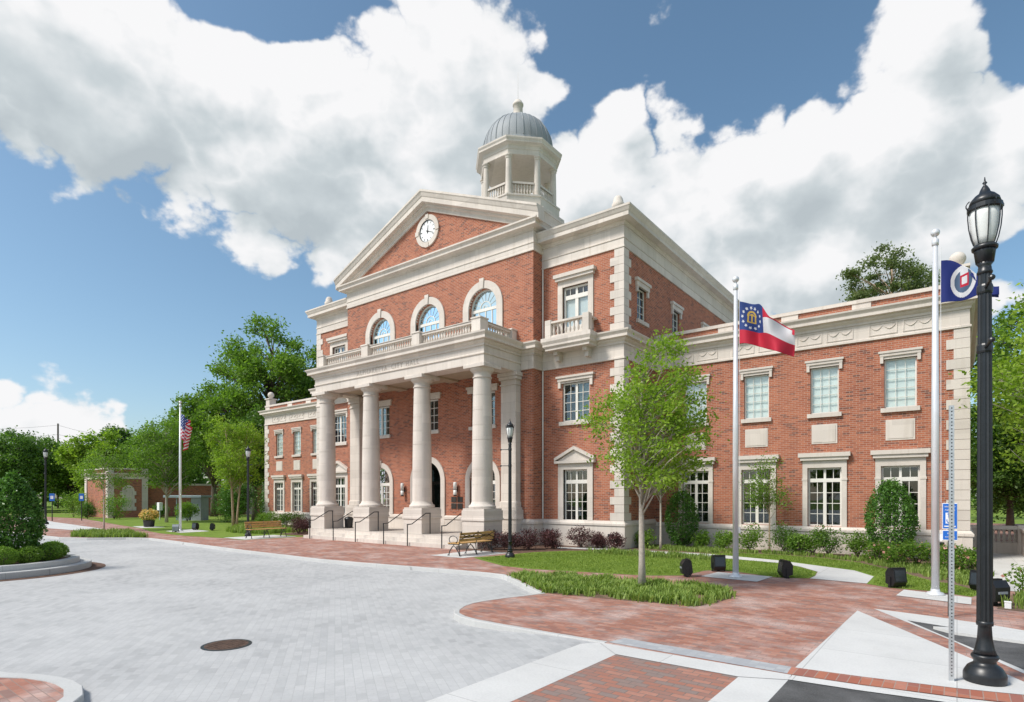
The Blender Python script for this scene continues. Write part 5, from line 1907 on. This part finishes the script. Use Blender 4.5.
def shrub(loc, rad, mat, label, seed, n=900, leaf=.05, cat='shrub', group=None, clumps=14, petals=None, name='shrub', stem='bark', lift=None, cone=0.0, dense=False):
    rng = np.random.default_rng(seed)
    o = empty(name, loc, label=label, cat=cat, group=group)
    rx, ry, rz = rad
    cz = rz if lift is None else lift
    cl = rng.normal(size=(clumps, 3)); cl /= np.linalg.norm(cl, axis=1)[:, None]
    cl *= rng.uniform(.35, .82, clumps)[:, None]
    k = rng.integers(0, clumps, n)
    P = cl[k] + rng.normal(size=(n, 3)) * .24
    q = np.linalg.norm(P, axis=1)
    lim = 1.05 + .12 * np.sin(7 * P[:, 0] + 3) * np.cos(6 * P[:, 2] + seed)
    P = np.where((q > lim)[:, None], P / q[:, None] * lim[:, None], P)
    if dense:
        d = rng.normal(size=(n, 3)); d /= np.linalg.norm(d, axis=1)[:, None]
        a_ = np.arctan2(d[:, 1], d[:, 0])
        bump = 1 + .07 * np.sin(5 * a_ + seed + 3 * d[:, 2]) * np.cos(7 * d[:, 2] + seed) + .05 * np.sin(11 * a_ + 9 * d[:, 2] + 2 * seed)
        P = d * ((.70 + .30 * rng.random(n) ** .5) * bump)[:, None]
        P[:, :2] *= (1 + .16 * (1 - P[:, 2:3] ** 2))
        P += rng.normal(size=P.shape) * .025
    if cone:
        P[:, :2] *= (1 - cone * (P[:, 2:3] + 1) / 2)
    P = P * np.array([rx, ry, rz]) + np.array([0, 0, cz])
    P = P[P[:, 2] > .02]
    V, F = leaf_quads(P, leaf, rng)
    npmesh('foliage', V, F, mat, o)
    m = MB()
    for i in range(6):
        a = i * 1.05 + seed
        m.tube([(0, 0, -.02), (.3 * rx * math.cos(a), .3 * ry * math.sin(a), cz * .7), (.55 * rx * math.cos(a), .55 * ry * math.sin(a), cz * 1.3)], [.018, .012, .006], 5)
    m.build('stem', stem, o, world=False)
    if petals:
        k = rng.choice(len(P), min(len(P), petals[1]), replace=False)
        Q = P[k] + (P[k] - np.array([0, 0, cz])) * .06
        V, F = leaf_quads(Q, petals[2], rng, aspect=.9)
        npmesh('blossom', V, F, petals[0], o)
    return o


o = empty('planter', (-44.9, 16.75, .01), label='black pot of yellow flowers on the left lawn pad', cat='planter')
m = MB(); m.smooth = True
m.lathe([(.24, 0), (.32, .03), (.36, .42), (.39, .46), (.36, .47)], 0, 0, 20); m.build('pot', 'pot', o, world=False)
P = blob_points(500, (.62, .62, .42), rng) + np.array([0, 0, .85])
V, F = leaf_quads(P, .07, rng, aspect=.8); npmesh('blossom', V, F, 'petal_yellow', o)
P = blob_points(260, (.5, .5, .35), rng) + np.array([0, 0, .72])
V, F = leaf_quads(P, .08, rng); npmesh('foliage', V, F, 'leaf_mid', o)

# ------------------------------------------------------------------ planting island, left
IX, IY = -22.73, 4.05
RZ = road_z(-20)
isl = empty('planting_island', (IX, IY, RZ), label='round raised planting island with a stepped concrete kerb at the left edge', cat='planter')
def circ(r, n=64):
    return [(r * math.cos(-2 * PI * k / n), r * math.sin(-2 * PI * k / n)) for k in range(n)]
m = MB(); m.sweep(circ(2.60)[::-1], [(-.30, -.02), (-.30, .17), (-.285, .18), (-.012, .18), (0, .168), (.0, -.02)], closed=True)
m.build('kerb_step', 'kerb_concrete', isl, world=False)
m = MB(); m.sweep(circ(2.295)[::-1], [(-.22, .1), (-.22, .33), (-.21, .34), (-.012, .34), (0, .328), (.0, .1)], closed=True)
m.build('planter_wall', 'kerb_concrete', isl, world=False)
m = MB(); m.lathe([(2.10, .26), (1.2, .36), (.05, .40)], 0, 0, 40); m.build('mulch_bed', 'mulch', isl, world=False)
m = MB()
n = 64
vv = [(r * math.cos(2 * PI * k / n) + dx, r * math.sin(2 * PI * k / n) + dy, .006) for (r, dx, dy) in ((2.5, 0, 0), (2.85, .16, .08)) for k in range(n)]
m.add(vv, [(k, n + k, n + (k + 1) % n, (k + 1) % n) for k in range(n)])
m.build('brick_ring', 'mulch', isl, world=False)
shrub((IX + .72, IY + .55, RZ + .32), (.74, .74, 1.28), 'leaf_holly', 'tall dense dark holly in the middle of the round planting island', 11, 13000, .05, 'shrub', None, 60, name='holly_shrub', cone=.38, dense=True)
spots = [(-62, .32), (-40, .30), (-18, .31), (4, .32), (26, .30), (48, .32), (70, .31), (-84, .32), (92, .31)]
labs = ['clipped boxwood in the round island, cut by the left picture edge', 'clipped boxwood in the round island, second from the left edge', 'clipped boxwood at the front of the round island', 'rounded boxwood at the right front of the round island, beside the kerb',
        'rightmost rounded boxwood of the round island', 'boxwood behind the rightmost one in the round island', 'rear right boxwood of the round island, close to the holly', 'boxwood on the near side of the island, outside the left edge', 'rear boxwood half hidden behind the holly']
for i, (a, r) in enumerate(spots):
    a_ = R(a)
    shrub((IX + 1.68 * math.cos(a_), IY + 1.68 * math.sin(a_), RZ + .28), (r, r, r * .85), 'leaf_box', labs[i], 30 + i, 4500, .021, 'shrub', 'boxwoods in the round planting island', 40, name='boxwood', dense=True)


# ------------------------------------------------------------------ trees
def tree(loc, H, crown, trunk_h, tr, leafm, label, seed, clumps=40, leaves=150, leaf=.07, csize=.25, bark='bark', group=None, name='tree', shell=.35, stems=1, flat=.75, lean=0, lowcut=-1.0, up=.35, branches=True, off=(0, 0)):
    """crown: (rx, ry, z0, z1). Leaves gather in clumps at the ends of limbs"""
    rng = np.random.default_rng(seed)
    o = empty(name, loc, label=label, cat='tree', group=group)
    rx, ry, z0, z1 = crown
    cz, rz = (z0 + z1) / 2, (z1 - z0) / 2
    d = rng.normal(size=(clumps * 3, 3)); d /= np.linalg.norm(d, axis=1)[:, None]
    d = d[d[:, 2] > lowcut][:clumps]
    rad = shell + (1 - shell) * rng.random(len(d)) ** .55
    rad *= rng.uniform(.82, 1.08, len(d))
    cl = d * rad[:, None]
    C = cl * np.array([rx, ry, rz]) * .86 + np.array([off[0], off[1], cz])
    cs = csize * min(rx, rz) * rng.uniform(.7, 1.35, len(d))
    V = []
    for i in range(len(C)):
        k = int(leaves * (cs[i] / (csize * min(rx, rz))) ** 2)
        p = rng.normal(size=(k, 3)) * np.array([1, 1, flat]) * cs[i] * .62 + C[i]
        V.append(p)
    P = np.concatenate(V)
    P = P[P[:, 2] > z0 * .75]
    Vv, F = leaf_quads(P, leaf, rng, up)
    npmesh('crown', Vv, F, leafm, o)
    m = MB(); m.smooth = True
    tops = []
    for s_ in range(stems):
        a = s_ * 2.1 + seed
        off = .14 * (stems > 1)
        lx, ly = (math.cos(a), math.sin(a)) if stems > 1 else (0, 0)
        pts, rs = [], []
        nseg = 7
        hh = cz + rz * .55
        for k in range(nseg + 1):
            t = k / nseg
            w = .05 * H * .12
            pts.append((off * lx + lx * rx * .35 * t ** 1.5 * (stems > 1) + w * math.sin(3 * t + seed) * t + lean * t, off * ly + ly * ry * .35 * t ** 1.5 * (stems > 1) + w * math.cos(2.3 * t + seed) * t, -.05 + (hh + .05) * t))
            rs.append(tr * (1.25 if k == 0 else 1) * (1 - .78 * t))
        m.tube(pts, rs, 8)
        tops.append(pts)
    if branches:
        for i in range(len(C)):
            pts = tops[i % stems]
            zt = max(trunk_h, C[i][2] - .55 * math.hypot(C[i][0], C[i][1]) - .15 * rz)
            t = min(.97, max(0.05, zt / (cz + rz * .55)))
            k = t * (len(pts) - 1)
            k0 = int(k); k1 = min(k0 + 1, len(pts) - 1)
            base = Vector(pts[k0]).lerp(Vector(pts[k1]), k - k0)
            tip = Vector(C[i])
            mid = base.lerp(tip, .5) + Vector((rng.normal() * .05 * rx, rng.normal() * .05 * rx, .08 * rz))
            r0 = tr * (1 - .7 * t) * .42
            m.tube([base, mid, tip], [r0, r0 * .6, r0 * .2], 5)
            for q in range(2):
                t2 = mid.lerp(tip, .6)
                e = tip + Vector(rng.normal(size=3) * cs[i] * .55)
                m.tube([t2, t2.lerp(e, .6), e], [r0 * .35, r0 * .22, r0 * .08], 4)
    m.build('trunk', bark, o, world=False)
    return o


tree((-5.77, 12.45, .0), 5.8, (1.62, 1.62, 1.85, 5.8), 1.55, .085, 'leaf_bright', 'young bright green tree with a pale trunk in the ground cover bed at centre right', 3, 125, 104, .046, .155, 'bark_pale', shell=.3, flat=.7, off=(.22, .17), name='young_tree')
tree((-9.35, 21.9, .0), 4.6, (1.25, 1.25, 1.9, 4.5), 1.5, .055, 'leaf_bright', 'slender young tree behind the larger bright green tree, near the building corner', 8, 60, 90, .05, .19, 'bark_pale', name='young_tree')
tree((-5.62, 23.3, .0), 3.9, (.95, .8, 1.3, 3.85), 1.2, .035, 'leaf_mid', 'thin sparse sapling in front of the lower wing window right of the middle flagpole', 5, 34, 80, .042, .3, 'bark_tan', name='sapling')
# right background
tree((2.7, 22.9, 0), 9.0, (2.9, 2.9, 1.6, 8.9), 1.8, .09, 'leaf_bright', 'airy light green tree at the right edge, nearest the corner of the building', 27, 130, 75, .075, .15, 'bark_pale', name='young_tree')
RT = 'trees beyond the right end of the building'
tree((3.4, 40, 0), 13.5, (3.6, 3.6, 4.5, 13.6), 4, .2, 'leaf_mid', 'tall airy tree with sky gaps rising beyond the right end of the building', 21, 90, 95, .12, .14, 'bark', RT)
tree((6.3, 36, 0), 9, (3.0, 3.0, .8, 8.6), 2, .18, 'leaf_bright', 'bright leafy tree at the right picture edge behind the lamp post', 22, 90, 190, .10, .17, 'bark', RT)
tree((2.6, 47, 0), 10, (3.4, 3.4, .6, 9.5), 2, .2, 'leaf_dark', 'darker tree low behind the terrace balustrade', 23, 90, 300, .12, .22, 'bark', RT)
tree((7.5, 48, 0), 15, (4.6, 4.6, 2.5, 14.6), 3, .25, 'leaf_mid', 'large green tree farthest back on the right', 24, 100, 160, .14, .15, 'bark', RT)
tree((4.5, 55, 0), 9, (4.5, 3.5, .4, 8), 1, .2, 'leaf_dark', 'bushy dark tree filling the gap low between the right hand trees', 25, 90, 280, .13, .22, 'bark', RT)
# pine behind the right wing
tree((-5.0, 65.5, 0), 26.5, (4.9, 4.9, 15.5, 26.9), 14, .35, 'leaf_pine', 'lone pine with a rounded crown rising behind the right wing roof', 31, 70, 230, .13, .13, 'bark_tan', name='pine_tree', flat=.5, shell=.3)
# left group
LT = 'tall trees behind the left wing'
tree((-58.0, 33.5, 0), 22.0, (7.2, 7.2, 4.0, 21.9), 4, .5, 'leaf_mid', 'tallest broad tree rising behind the left wing', 41, 150, 260, .17, .12, 'bark', LT)
tree((-53.0, 38.5, 0), 21, (5.4, 5.4, 5, 20.6), 4, .4, 'leaf_dark', 'tall darker tree beside the portico roof, right of the tallest tree', 42, 90, 190, .18, .12, 'bark', LT)
tree((-63.5, 30.0, 0), 14, (5.6, 5.6, 3, 14.5), 3, .35, 'leaf_mid', 'broad mid height tree left of the tallest tree', 43, 90, 220, .17, .13, 'bark', LT)
tree((-50.5, 27.5, 0), 11, (3.6, 3.6, 1.5, 10.5), 3, .25, 'leaf_dark', 'dark tree close behind the left end of the left wing', 44, 80, 200, .14, .17, 'bark', LT)
tree((-38.6, 19.6, 0), 8.2, (2.15, 2.15, 2.2, 8.1), 1.6, .075, 'leaf_bright', 'multi stemmed bright tree on the lawn just left of the left wing', 45, 95, 130, .07, .17, 'bark_tan', stems=3, name='crape_myrtle')
tree((-51.7, 20.6, 0), 9, (3.0, 3.0, 2.3, 8.9), 2, .12, 'leaf_mid', 'round green tree on a straight pale trunk between the brick pavilion and the kiosk', 46, 90, 160, .09, .17, 'bark_pale')
tree((-41.85, 13.1, 0), 5.4, (1.65, 1.65, 2.3, 5.3), 1.9, .05, 'leaf_mid', 'sparse young tree in the long bed by the far road edge', 47, 46, 80, .06, .22, 'bark_pale', name='young_tree')
tree((-44.3, 22.6, 0), 4.0, (1.4, 1.4, .3, 3.6), .5, .08, 'leaf_holly', 'dark evergreen bush tree against the left end of the left wing', 48, 46, 300, .06, .3, 'bark')
BG = 'far background trees on the left'
bgl = ['far green tree at the left picture edge', 'far round tree above the holly of the island', 'far tree behind the left lamp post', 'far lighter tree beside the first utility pole', 'bright far tree left of the brick pavilion', 'far dark pointed tree above the brick pavilion',
       'far tree right of the second utility pole', 'far tree behind the flag on the left lawn']
for i, (u, D, top, rx, mt) in enumerate([(-25, 92, 14.0, 6, 'leaf_mid'), (18, 84, 13.0, 6.2, 'leaf_dark'), (44, 98, 12.5, 5.4, 'leaf_mid'), (72, 88, 10.5, 4.2, 'leaf_mid'), (97, 74, 11.0, 4.2, 'leaf_bright'), (113, 96, 15.0, 5.0, 'leaf_dark'), (146, 92, 14.0, 5.6, 'leaf_mid'), (182, 86, 13.5, 5.2, 'leaf_dark')]):
    a = (u - 512) / 580
    x, y = D * (-.6088 + .7934 * a), D * (.7934 + .6088 * a)
    tree((x, y, 0), top, (rx, rx, .8, top), 2, .3, mt, bgl[i], 60 + i, 90, 190, .20, .15, 'bark', BG, branches=(i in (3, 4)))

# far woodland, one mass
rng = np.random.default_rng(77)
pts = []
for k in range(150):
    ang = R(rng.uniform(-82, 60))
    D = rng.uniform(120, 170)
    fx, fy = -.6088 * math.cos(ang) + .7934 * math.sin(ang), .7934 * math.cos(ang) + .6088 * math.sin(ang)
    h = rng.uniform(8, 14)
    c = np.array([fx * D, fy * D, h * .5])
    pts.append(blob_points(330, (rng.uniform(4, 7), rng.uniform(4, 7), h * .55), rng, .6) + c)
P = np.concatenate(pts); P = P[P[:, 2] > 0]
V, F = leaf_quads(P, .62, rng)
wd = npmesh('woodland', V, F, 'leaf_dark')
tag(wd, 'far-off belt of dark woods along the horizon', 'woods', None, 'stuff')

# ------------------------------------------------------------------ shrubs along the building
PU = 'dark purple shrubs in the mulch beds'
for i, (x, y, r, lab) in enumerate([
    (-15.55, 18.55, .52, 'dark purple shrub behind the bench, at the foot of the rightmost pedestal'), (-14.75, 17.75, .48, 'dark purple shrub just left of the lamp post by the bench'), (-14.0, 18.1, .50, 'dark purple shrub just right of the lamp post by the bench'),
    (-13.55, 18.75, .52, 'large dark purple shrub, second to the right of the bench lamp post'), (-13.9, 20.5, .46, 'small purple shrub close to the wall at the inner corner'), (-12.95, 19.6, .50, 'wide dark purple shrub in front of the pedimented window'),
    (-12.35, 20.75, .55, 'big round purple shrub below the pedimented window'), (-11.7, 21.0, .42, 'reddish thin shrub near the white quoins'), (-10.75, 20.75, .42, 'small round purple shrub at the corner of the building'),
    (-29.6, 18.7, .55, 'dark purple shrub at the foot of the leftmost pedestal'), (-30.4, 19.6, .55, 'dark purple shrub behind the left bench end'), (-29.9, 20.2, .6, 'tall purple shrub between the left wing and the leftmost pedestal')]):
    shrub((x, y, .004), (r, r, r * .82), 'leaf_purple', lab, 100 + i, 1700, .036, 'shrub', PU, 22, name='purple_shrub')
shrub((-1.75, 22.95, .004), (.68, .68, 1.34), 'leaf_holly', 'tall rounded holly in front of the rightmost lower wing window', 130, 10000, .042, 'shrub', None, 70, name='holly_shrub', cone=.12, dense=True)
shrub((-9.1, 23.45, .004), (.62, .62, 1.2), 'leaf_holly', 'dark upright holly beside the wing window nearest the building corner', 131, 5200, .048, 'shrub', None, 40, name='holly_shrub', cone=.1, dense=True)
GS = 'green shrubs along the wing wall'
for i, (x, y, r, mt, lab) in enumerate([
    (-10.2, 22.3, .45, 'leaf_box', 'small light green shrub at the inner corner by the wing'), (-8.15, 23.2, .42, 'leaf_box', 'light green shrub right of the dark upright holly'), (-7.35, 23.3, .45, 'leaf_box', 'light green shrub below the brick between two wing windows'),
    (-6.35, 23.2, .62, 'leaf_mid', 'broad dark green shrub left of the sapling'), (-5.1, 23.35, .66, 'leaf_dark', 'dense dark shrub just behind the sapling trunk'), (-4.55, 23.1, .42, 'leaf_box', 'low shrub right of the sapling'),
    (-4.15, 23.3, .55, 'leaf_mid', 'shrub with pale blossoms under the third lower wing window'), (-3.65, 23.35, .62, 'leaf_dark', 'dark rounded shrub under the third lower wing window, right half'), (-2.75, 23.3, .52, 'leaf_mid', 'rounded green shrub between the third window and the tall holly')]):
    shrub((x, y, .004), (r, r * .9, r * .9), mt, lab, 140 + i, 1500, .042, 'shrub', GS, 20, name='green_shrub')
RS = 'rose bushes in the bed near the right corner'
for i, (x, y, r, lab) in enumerate([
    (-2.0, 21.9, .42, 'rose bush with coral blossoms at the left foot of the tall holly'), (-1.45, 21.2, .45, 'rose bush with pink blossoms in front of the tall holly'), (-.95, 21.6, .48, 'rose bush with pink blossoms just right of the tall holly'),
    (-.45, 21.5, .45, 'rose bush left of the blue flag pole'), (-.1, 20.6, .45, 'rose bush with red blossoms right of the blue flag pole'), (.25, 20.2, .42, 'leafy rose bush by the corner quoins')]):
    shrub((x, y, .006), (r, r, r * .85), 'leaf_mid', lab, 160 + i, 1300, .038, 'shrub', RS, 18, petals=('petal', 30, .045), name='rose_bush')
shrub((1.35, 16.2, .006), (.48, .48, .42), 'leaf_mid', 'loose rose bush at the right picture edge beside the terrace walk', 170, 900, .045, 'shrub', None, 18, petals=('petal', 8, .04), name='rose_bush')
LS = 'low green shrubs along the left wing'
for i, (x, y, r, lab) in enumerate([
    (-41.6, 23.2, .6, 'low green shrub under the left end windows of the left wing'), (-39.9, 23.1, .65, 'green shrub between the first two lower windows of the left wing'), (-38.3, 23.2, .6, 'green shrub under the second lower window of the left wing'), (-36.6, 22.9, .7, 'larger light green shrub left of the purple shrubs')]):
    shrub((x, y, .01), (r, r, r * .8), 'leaf_mid', lab, 180 + i, 1700, .045, 'shrub', LS, 18, name='green_shrub')
DS = 'shrubs around the brick pavilion'
for i, (x, y, r, rz_, mt, lab) in enumerate([
    (-63.2, 20.6, 1.35, 1.3, 'leaf_box', 'big round bright shrub in front of the arched niche'), (-63.9, 24.8, .9, .8, 'leaf_dark', 'dark low shrub right of the arched niche'), (-61.5, 26.3, .9, .8, 'leaf_dark', 'dark low shrub in front of the long brick wall'),
    (-67.0, 19.6, .9, .8, 'leaf_dark', 'dark shrub left of the pavilion corner'), (-47.5, 23.5, 1.2, 1.4, 'leaf_dark', 'dark bush right of the kiosk under the trees'), (-52.6, 22.6, .9, .9, 'leaf_mid', 'low shrub at the foot of the kiosk'), (-44.9, 25.5, 1.3, 1.7, 'leaf_holly', 'tall dark bush behind the multi stemmed tree'),
    (-72.5, 20.0, 1.3, 1.4, 'leaf_mid', 'green bush beside the distant signs')]):
    shrub((x, y, .01), (r, r, rz_), mt, lab, 200 + i, 2200, .07, 'shrub', DS, 20, name='green_shrub')


# ------------------------------------------------------------------ ground cover and grass
def point_in(poly, P):
    x, y = P[:, 0], P[:, 1]
    ins = np.zeros(len(P), bool)
    n = len(poly)
    for i in range(n):
        x0, y0 = poly[i]; x1, y1 = poly[(i + 1) % n]
        c = ((y0 > y) != (y1 > y)) & (x < (x1 - x0) * (y - y0) / (y1 - y0 + 1e-12) + x0)
        ins ^= c
    return ins


def blades(name, poly, n, h, w, mat, label, cat, seed, clump=0, z=0.0, curve=.5, density_noise=0.0):
    rng = np.random.default_rng(seed)
    a = np.array(poly)
    lo, hi = a.min(0), a.max(0)
    P = rng.uniform(lo, hi, size=(n * 4, 2))
    P = P[point_in(poly, P)][:n]
    if clump:
        k = rng.integers(0, max(1, len(P) // clump), len(P))
        P = P[k] + rng.normal(size=P.shape) * .055
    n = len(P)
    hh = h * rng.uniform(.55, 1.15, n)
    if density_noise:
        hh *= .75 + .5 * (np.sin(P[:, 0] * 5 + 1) * np.sin(P[:, 1] * 4.3) * .5 + .5)
    an = rng.uniform(0, 2 * PI, n)
    d = np.stack([np.cos(an), np.sin(an)], 1)
    s = np.stack([-np.sin(an), np.cos(an)], 1)
    ln = hh * rng.uniform(.15, 1.0, n) * curve
    V = np.zeros((n, 5, 3))
    V[:, 0, :2] = P - s * w; V[:, 1, :2] = P + s * w
    mid = P + d * (ln * .35)[:, None]
    V[:, 2, :2] = mid + s * w * .85; V[:, 3, :2] = mid - s * w * .85
    V[:, 2, 2] = V[:, 3, 2] = hh * .62
    V[:, 4, :2] = P + d * ln[:, None]; V[:, 4, 2] = hh
    V[:, :, 2] += z
    idx = np.arange(n) * 5
    faces = [[i, i + 1, i + 2, i + 3] for i in idx] + [[i + 3, i + 2, i + 4] for i in idx]
    me = bpy.data.meshes.new(name)
    me.from_pydata(V.reshape(-1, 3).tolist(), [], faces)
    me.materials.append(MATS[mat]); me.update()
    o = bpy.data.objects.new(name, me); COL.objects.link(o)
    return tag(o, label, cat, None, 'stuff')


BED = [(-9.6, 12.50), (-9.3, 12.15), (-8.2, 11.32), (-7.15, 10.5), (-5.6, 10.72), (-3.95, 10.98), (-3.75, 12.0), (-3.72, 12.72), (-4.75, 13.35), (-6.6, 13.1), (-8.3, 12.9)]
flat('planting_bed', BED, .006, 'soil')
blades('ground_cover', BED, 9500, .17, .014, 'liriope', 'strappy green ground cover filling the bed round the pale trunked tree', 'ground cover', 1, 16, density_noise=1, curve=1.1)
BED2 = [(-41.2, 11.4), (-36.8, 10.0), (-35.2, 10.7), (-33.2, 12.3), (-35.5, 12.7), (-39.2, 13.6)]
flat('planting_bed', BED2, .008, 'soil')
blades('ground_cover', BED2, 4500, .26, .016, 'liriope', 'strappy green ground cover in the long bed at the far road edge', 'ground cover', 2, 10, density_noise=1)
BED3 = [(-10.6, 18.9), (-8.6, 18.9), (-6.6, 19.1), (-6.3, 19.9), (-8.5, 20.2), (-10.4, 20.1), (-11.4, 19.5)]
flat('planting_bed', BED3, .012, 'soil')
blades('ground_cover', BED3, 3200, .16, .014, 'liriope', 'strappy green ground cover strip along the curved path', 'ground cover', 3, 12, density_noise=1)
BED4 = [(-10.4, 21.9), (-7.4, 21.6), (-6.4, 22.5), (-5.0, 22.75), (-3.5, 22.4), (-2.3, 21.5), (-1.2, 19.8), (-.4, 18.2), (.2, 17.4), (.6, 17.2), (.6, 20), (0, 21), (-2, 22.4), (-4, 23), (-10, 23.0)]
blades('ground_cover', BED4, 7000, .15, .014, 'liriope', 'mixed low ground cover between the lawn and the right wing', 'ground cover', 4, 12, z=.004, density_noise=1)
BED5 = [(.7, 14.4), (2.0, 14.0), (5, 14.5), (7, 20), (3.5, 22), (2.1, 20), (1.2, 17)]
blades('ground_cover', BED5, 3400, .24, .013, 'liriope', 'ground cover at the right picture edge beside the terrace walk', 'ground cover', 5, 12, z=.006, density_noise=1)
BED6 = [(-35.5, 17.5), (-33, 16.8), (-30.8, 17.2), (-31.2, 19.5), (-35, 20.6), (-38, 19.5)]
blades('ground_cover', BED6, 3000, .35, .016, 'liriope', 'ground cover in front of the left wing behind the left bench', 'ground cover', 6, 12, z=.006, density_noise=1)
LAWN1 = [(-13.0, 15.1), (-12.4, 14.75), (-10.9, 13.95), (-9.9, 13.85), (-8.1, 14.22), (-6.65, 14.55), (-5.97, 15.1), (-5.84, 15.79), (-5.75, 16.5), (-5.4, 16.9), (-4.87, 16.84), (-3.77, 16.3), (-3.1, 16.55), (-3.05, 17.13), (-3.2, 18.0), (-3.8, 19.0), (-4.6, 19.6), (-6.0, 19.9), (-9, 20.2), (-11.5, 19.4), (-12.6, 17.5)]
blades('grass', LAWN1, 42000, .045, .006, 'grass_blade', 'short mown grass of the lawn in front of the building', 'grass', 7, 0, z=.006, curve=1.0)
LAWN2 = [(-1.6, 16.35), (-1.2, 16.0), (-.48, 16.0), (.25, 15.6), (.4, 16.36), (.0, 17.2), (-.6, 17.9), (-1.3, 19.4), (-2.4, 21.2), (-3.6, 22.1), (-5.1, 22.4), (-6.3, 22.2), (-7.3, 21.45), (-4.7, 20.7), (-3.1, 19.65), (-2.25, 19.1), (-1.68, 17.95)]
blades('grass', LAWN2, 16000, .045, .006, 'grass_blade', 'short mown grass strip between the curved path and the planting', 'grass', 8, 0, z=.006, curve=1.0)

# ------------------------------------------------------------------ brick pavilion, far left
PV = empty('brick_pavilion', (-70, 24, 0), label='low brick and stone pavilion with an arched niche at the far left', cat='building')
w = MB()
w.box(-74, -67.5, 21.5, 25.0, -.1, 4.4)
w.box(-73, -68.6, 25.0, 36.2, -.1, 3.4)
w.box(-73, -67.9, 36.2, 38.4, -.1, 4.2)
w.build('wall', 'brick', PV)
for (x0, x1, y0, y1) in ((-67.95, -67.4, 21.4, 21.95), (-67.95, -67.4, 24.5, 25.05), (-74.1, -73.5, 21.4, 21.95), (-68.4, -67.8, 36.1, 36.7), (-68.4, -67.8, 37.9, 38.5)):
    s = MB(); s.box(x0, x1, y0, y1, -.1, 3.95)
    s.build('pilaster', 'stone', PV)
s = MB()
s.sweep([(-74.05, 25.1), (-74.05, 21.45), (-67.45, 21.45), (-67.45, 25.05), (-74.0, 25.05)], [(0, 3.95), (.06, 3.95), (.06, 4.3), (.28, 4.4), (.3, 4.52), (0, 4.55)])
s.box(-74.1, -67.35, 21.35, 25.1, 4.92, 5.05)
for (x0, x1, y0, y1) in ((-67.95, -67.38, 21.38, 21.95), (-67.95, -67.38, 24.5, 25.07), (-74.07, -73.5, 21.38, 21.95)):
    s.box(x0, x1, y0, y1, 4.55, 4.919)
s.box(-73.05, -68.5, 25.06, 36.1, 3.4, 3.6)
s.box(-73.05, -67.7, 36.1, 38.5, 4.2, 4.5)
s.build('cornice', 'stone', PV)
p = MB(); p.box(-73.9, -67.6, 21.6, 24.9, 4.55, 4.918); p.build('parapet', 'brick', PV)
s = MB()
ring = MB(); arch_ring(ring, .36, .56, 2.75, -.06, .1, z_bottom=.7, kz=None)
ring.xf(lambda x, y, z: (-67.5 - y, 23.25 + x, z))
for k in range(5):
    for q in (-1, 1):
        if k % 2 == 0:
            ring.box(-67.5, -67.42, 23.25 + q * .36, 23.25 + q * .72, .7 + k * .4, 1.1 + k * .4)
ring.build('niche_surround', 'stone', PV)
n = 20
poly = [(-.36, .7)] + [(-.36 * math.cos(PI * k / n), 2.75 + .36 * math.sin(PI * k / n)) for k in range(n + 1)] + [(.36, .7)]
s.add([(-67.485, 23.25 + x, z) for x, z in poly], [tuple(range(len(poly)))])
s.build('niche', 'stone', PV)

# kiosk behind the left flag
KI = empty('kiosk', (-55.0, 23.6, 0), R(40), label='small grey metal kiosk with a flat canopy behind the left flagpole', cat='kiosk')
m = MB(); m.bbox(-1.55, 1.75, -1.0, 1.0, 2.05, 2.25, .03); m.build('canopy', 'teal_metal', KI, world=False)
m = MB()
for (x, y) in ((-1.3, -.8), (-1.3, .8)):
    m.tube([(x, y, 0), (x, y, 2.05)], .05, 6)
m.build('post', 'teal_metal', KI, world=False)
m = MB(); m.bbox(.7, 1.6, -.7, .7, 0, 2.049, .03); m.build('body', 'grey_box', KI, world=False)
m = MB(); m.bbox(-.5, .5, -.6, .4, 0, 1.05, .03); m.build('counter', 'grey_box', KI, world=False)
m = MB(); m.box(-.42, .42, -.62, -.601, .3, .9); m.build('screen', 'dark_room', KI, world=False)
o = empty('meter_box', (-57.4, 22.3, 0), label='pale meter box on a post left of the kiosk', cat='utility box')
m = MB(); m.bbox(-.25, .25, -.15, .15, .9, 1.6, .02); m.build('body', 'white_paint', o, world=False)
m = MB(); m.tube([(0, 0, 0), (0, 0, .9)], .05, 6); m.build('post', 'galvanised', o, world=False)

# utility poles and lines
def upole(u, D, H, lab):
    a = (u - 512) / 580
    x, y = D * (-.6088 + .7934 * a), D * (.7934 + .6088 * a)
    o = empty('utility_pole', (x, y, 0), label=lab, cat='utility pole', group='wooden utility poles')
    m = MB(); m.tube([(0, 0, 0), (0, 0, H)], [.19, .13], 8); m.build('pole', 'wood_pole', o, world=False)
    m = MB()
    for z in (H - .2, H - 2.0, H - 8):
        m.tube([(0, 0, z), (.25, .1, z + .05)], .05, 5)
    m.build('insulator', 'galvanised', o, world=False)
    return x, y
ax, ay = upole(58, 105, 15.4, 'tall wooden utility pole left of the brick pavilion')
bx, by = upole(124, 105, 13.3, 'shorter wooden utility pole above the brick pavilion')
for i, (za, zb, lab) in enumerate(((15.1, 13.0, 'topmost power line between the poles'), (13.4, 12.4, 'second power line between the poles'), (7.4, 7.8, 'low cable beneath the power lines'))):
    m = MB()
    dx, dy = ax - bx, ay - by
    p = [(bx, by, zb)] + [(bx + dx * t, by + dy * t, zb + (za - zb) * t - 1.6 * t * (1 - t)) for t in (.25, .5, .75)] + [(ax, ay, za)] + [(ax + dx * t, ay + dy * t, za - 1.2 * t * (2.4 - t) / 2.4) for t in (.4, .8, 1.2, 1.8, 2.4)]
    m.tube(p, .018, 4)
    tag(m.build('power_line', 'black_iron', None), lab, 'cable', 'overhead lines on the utility poles')
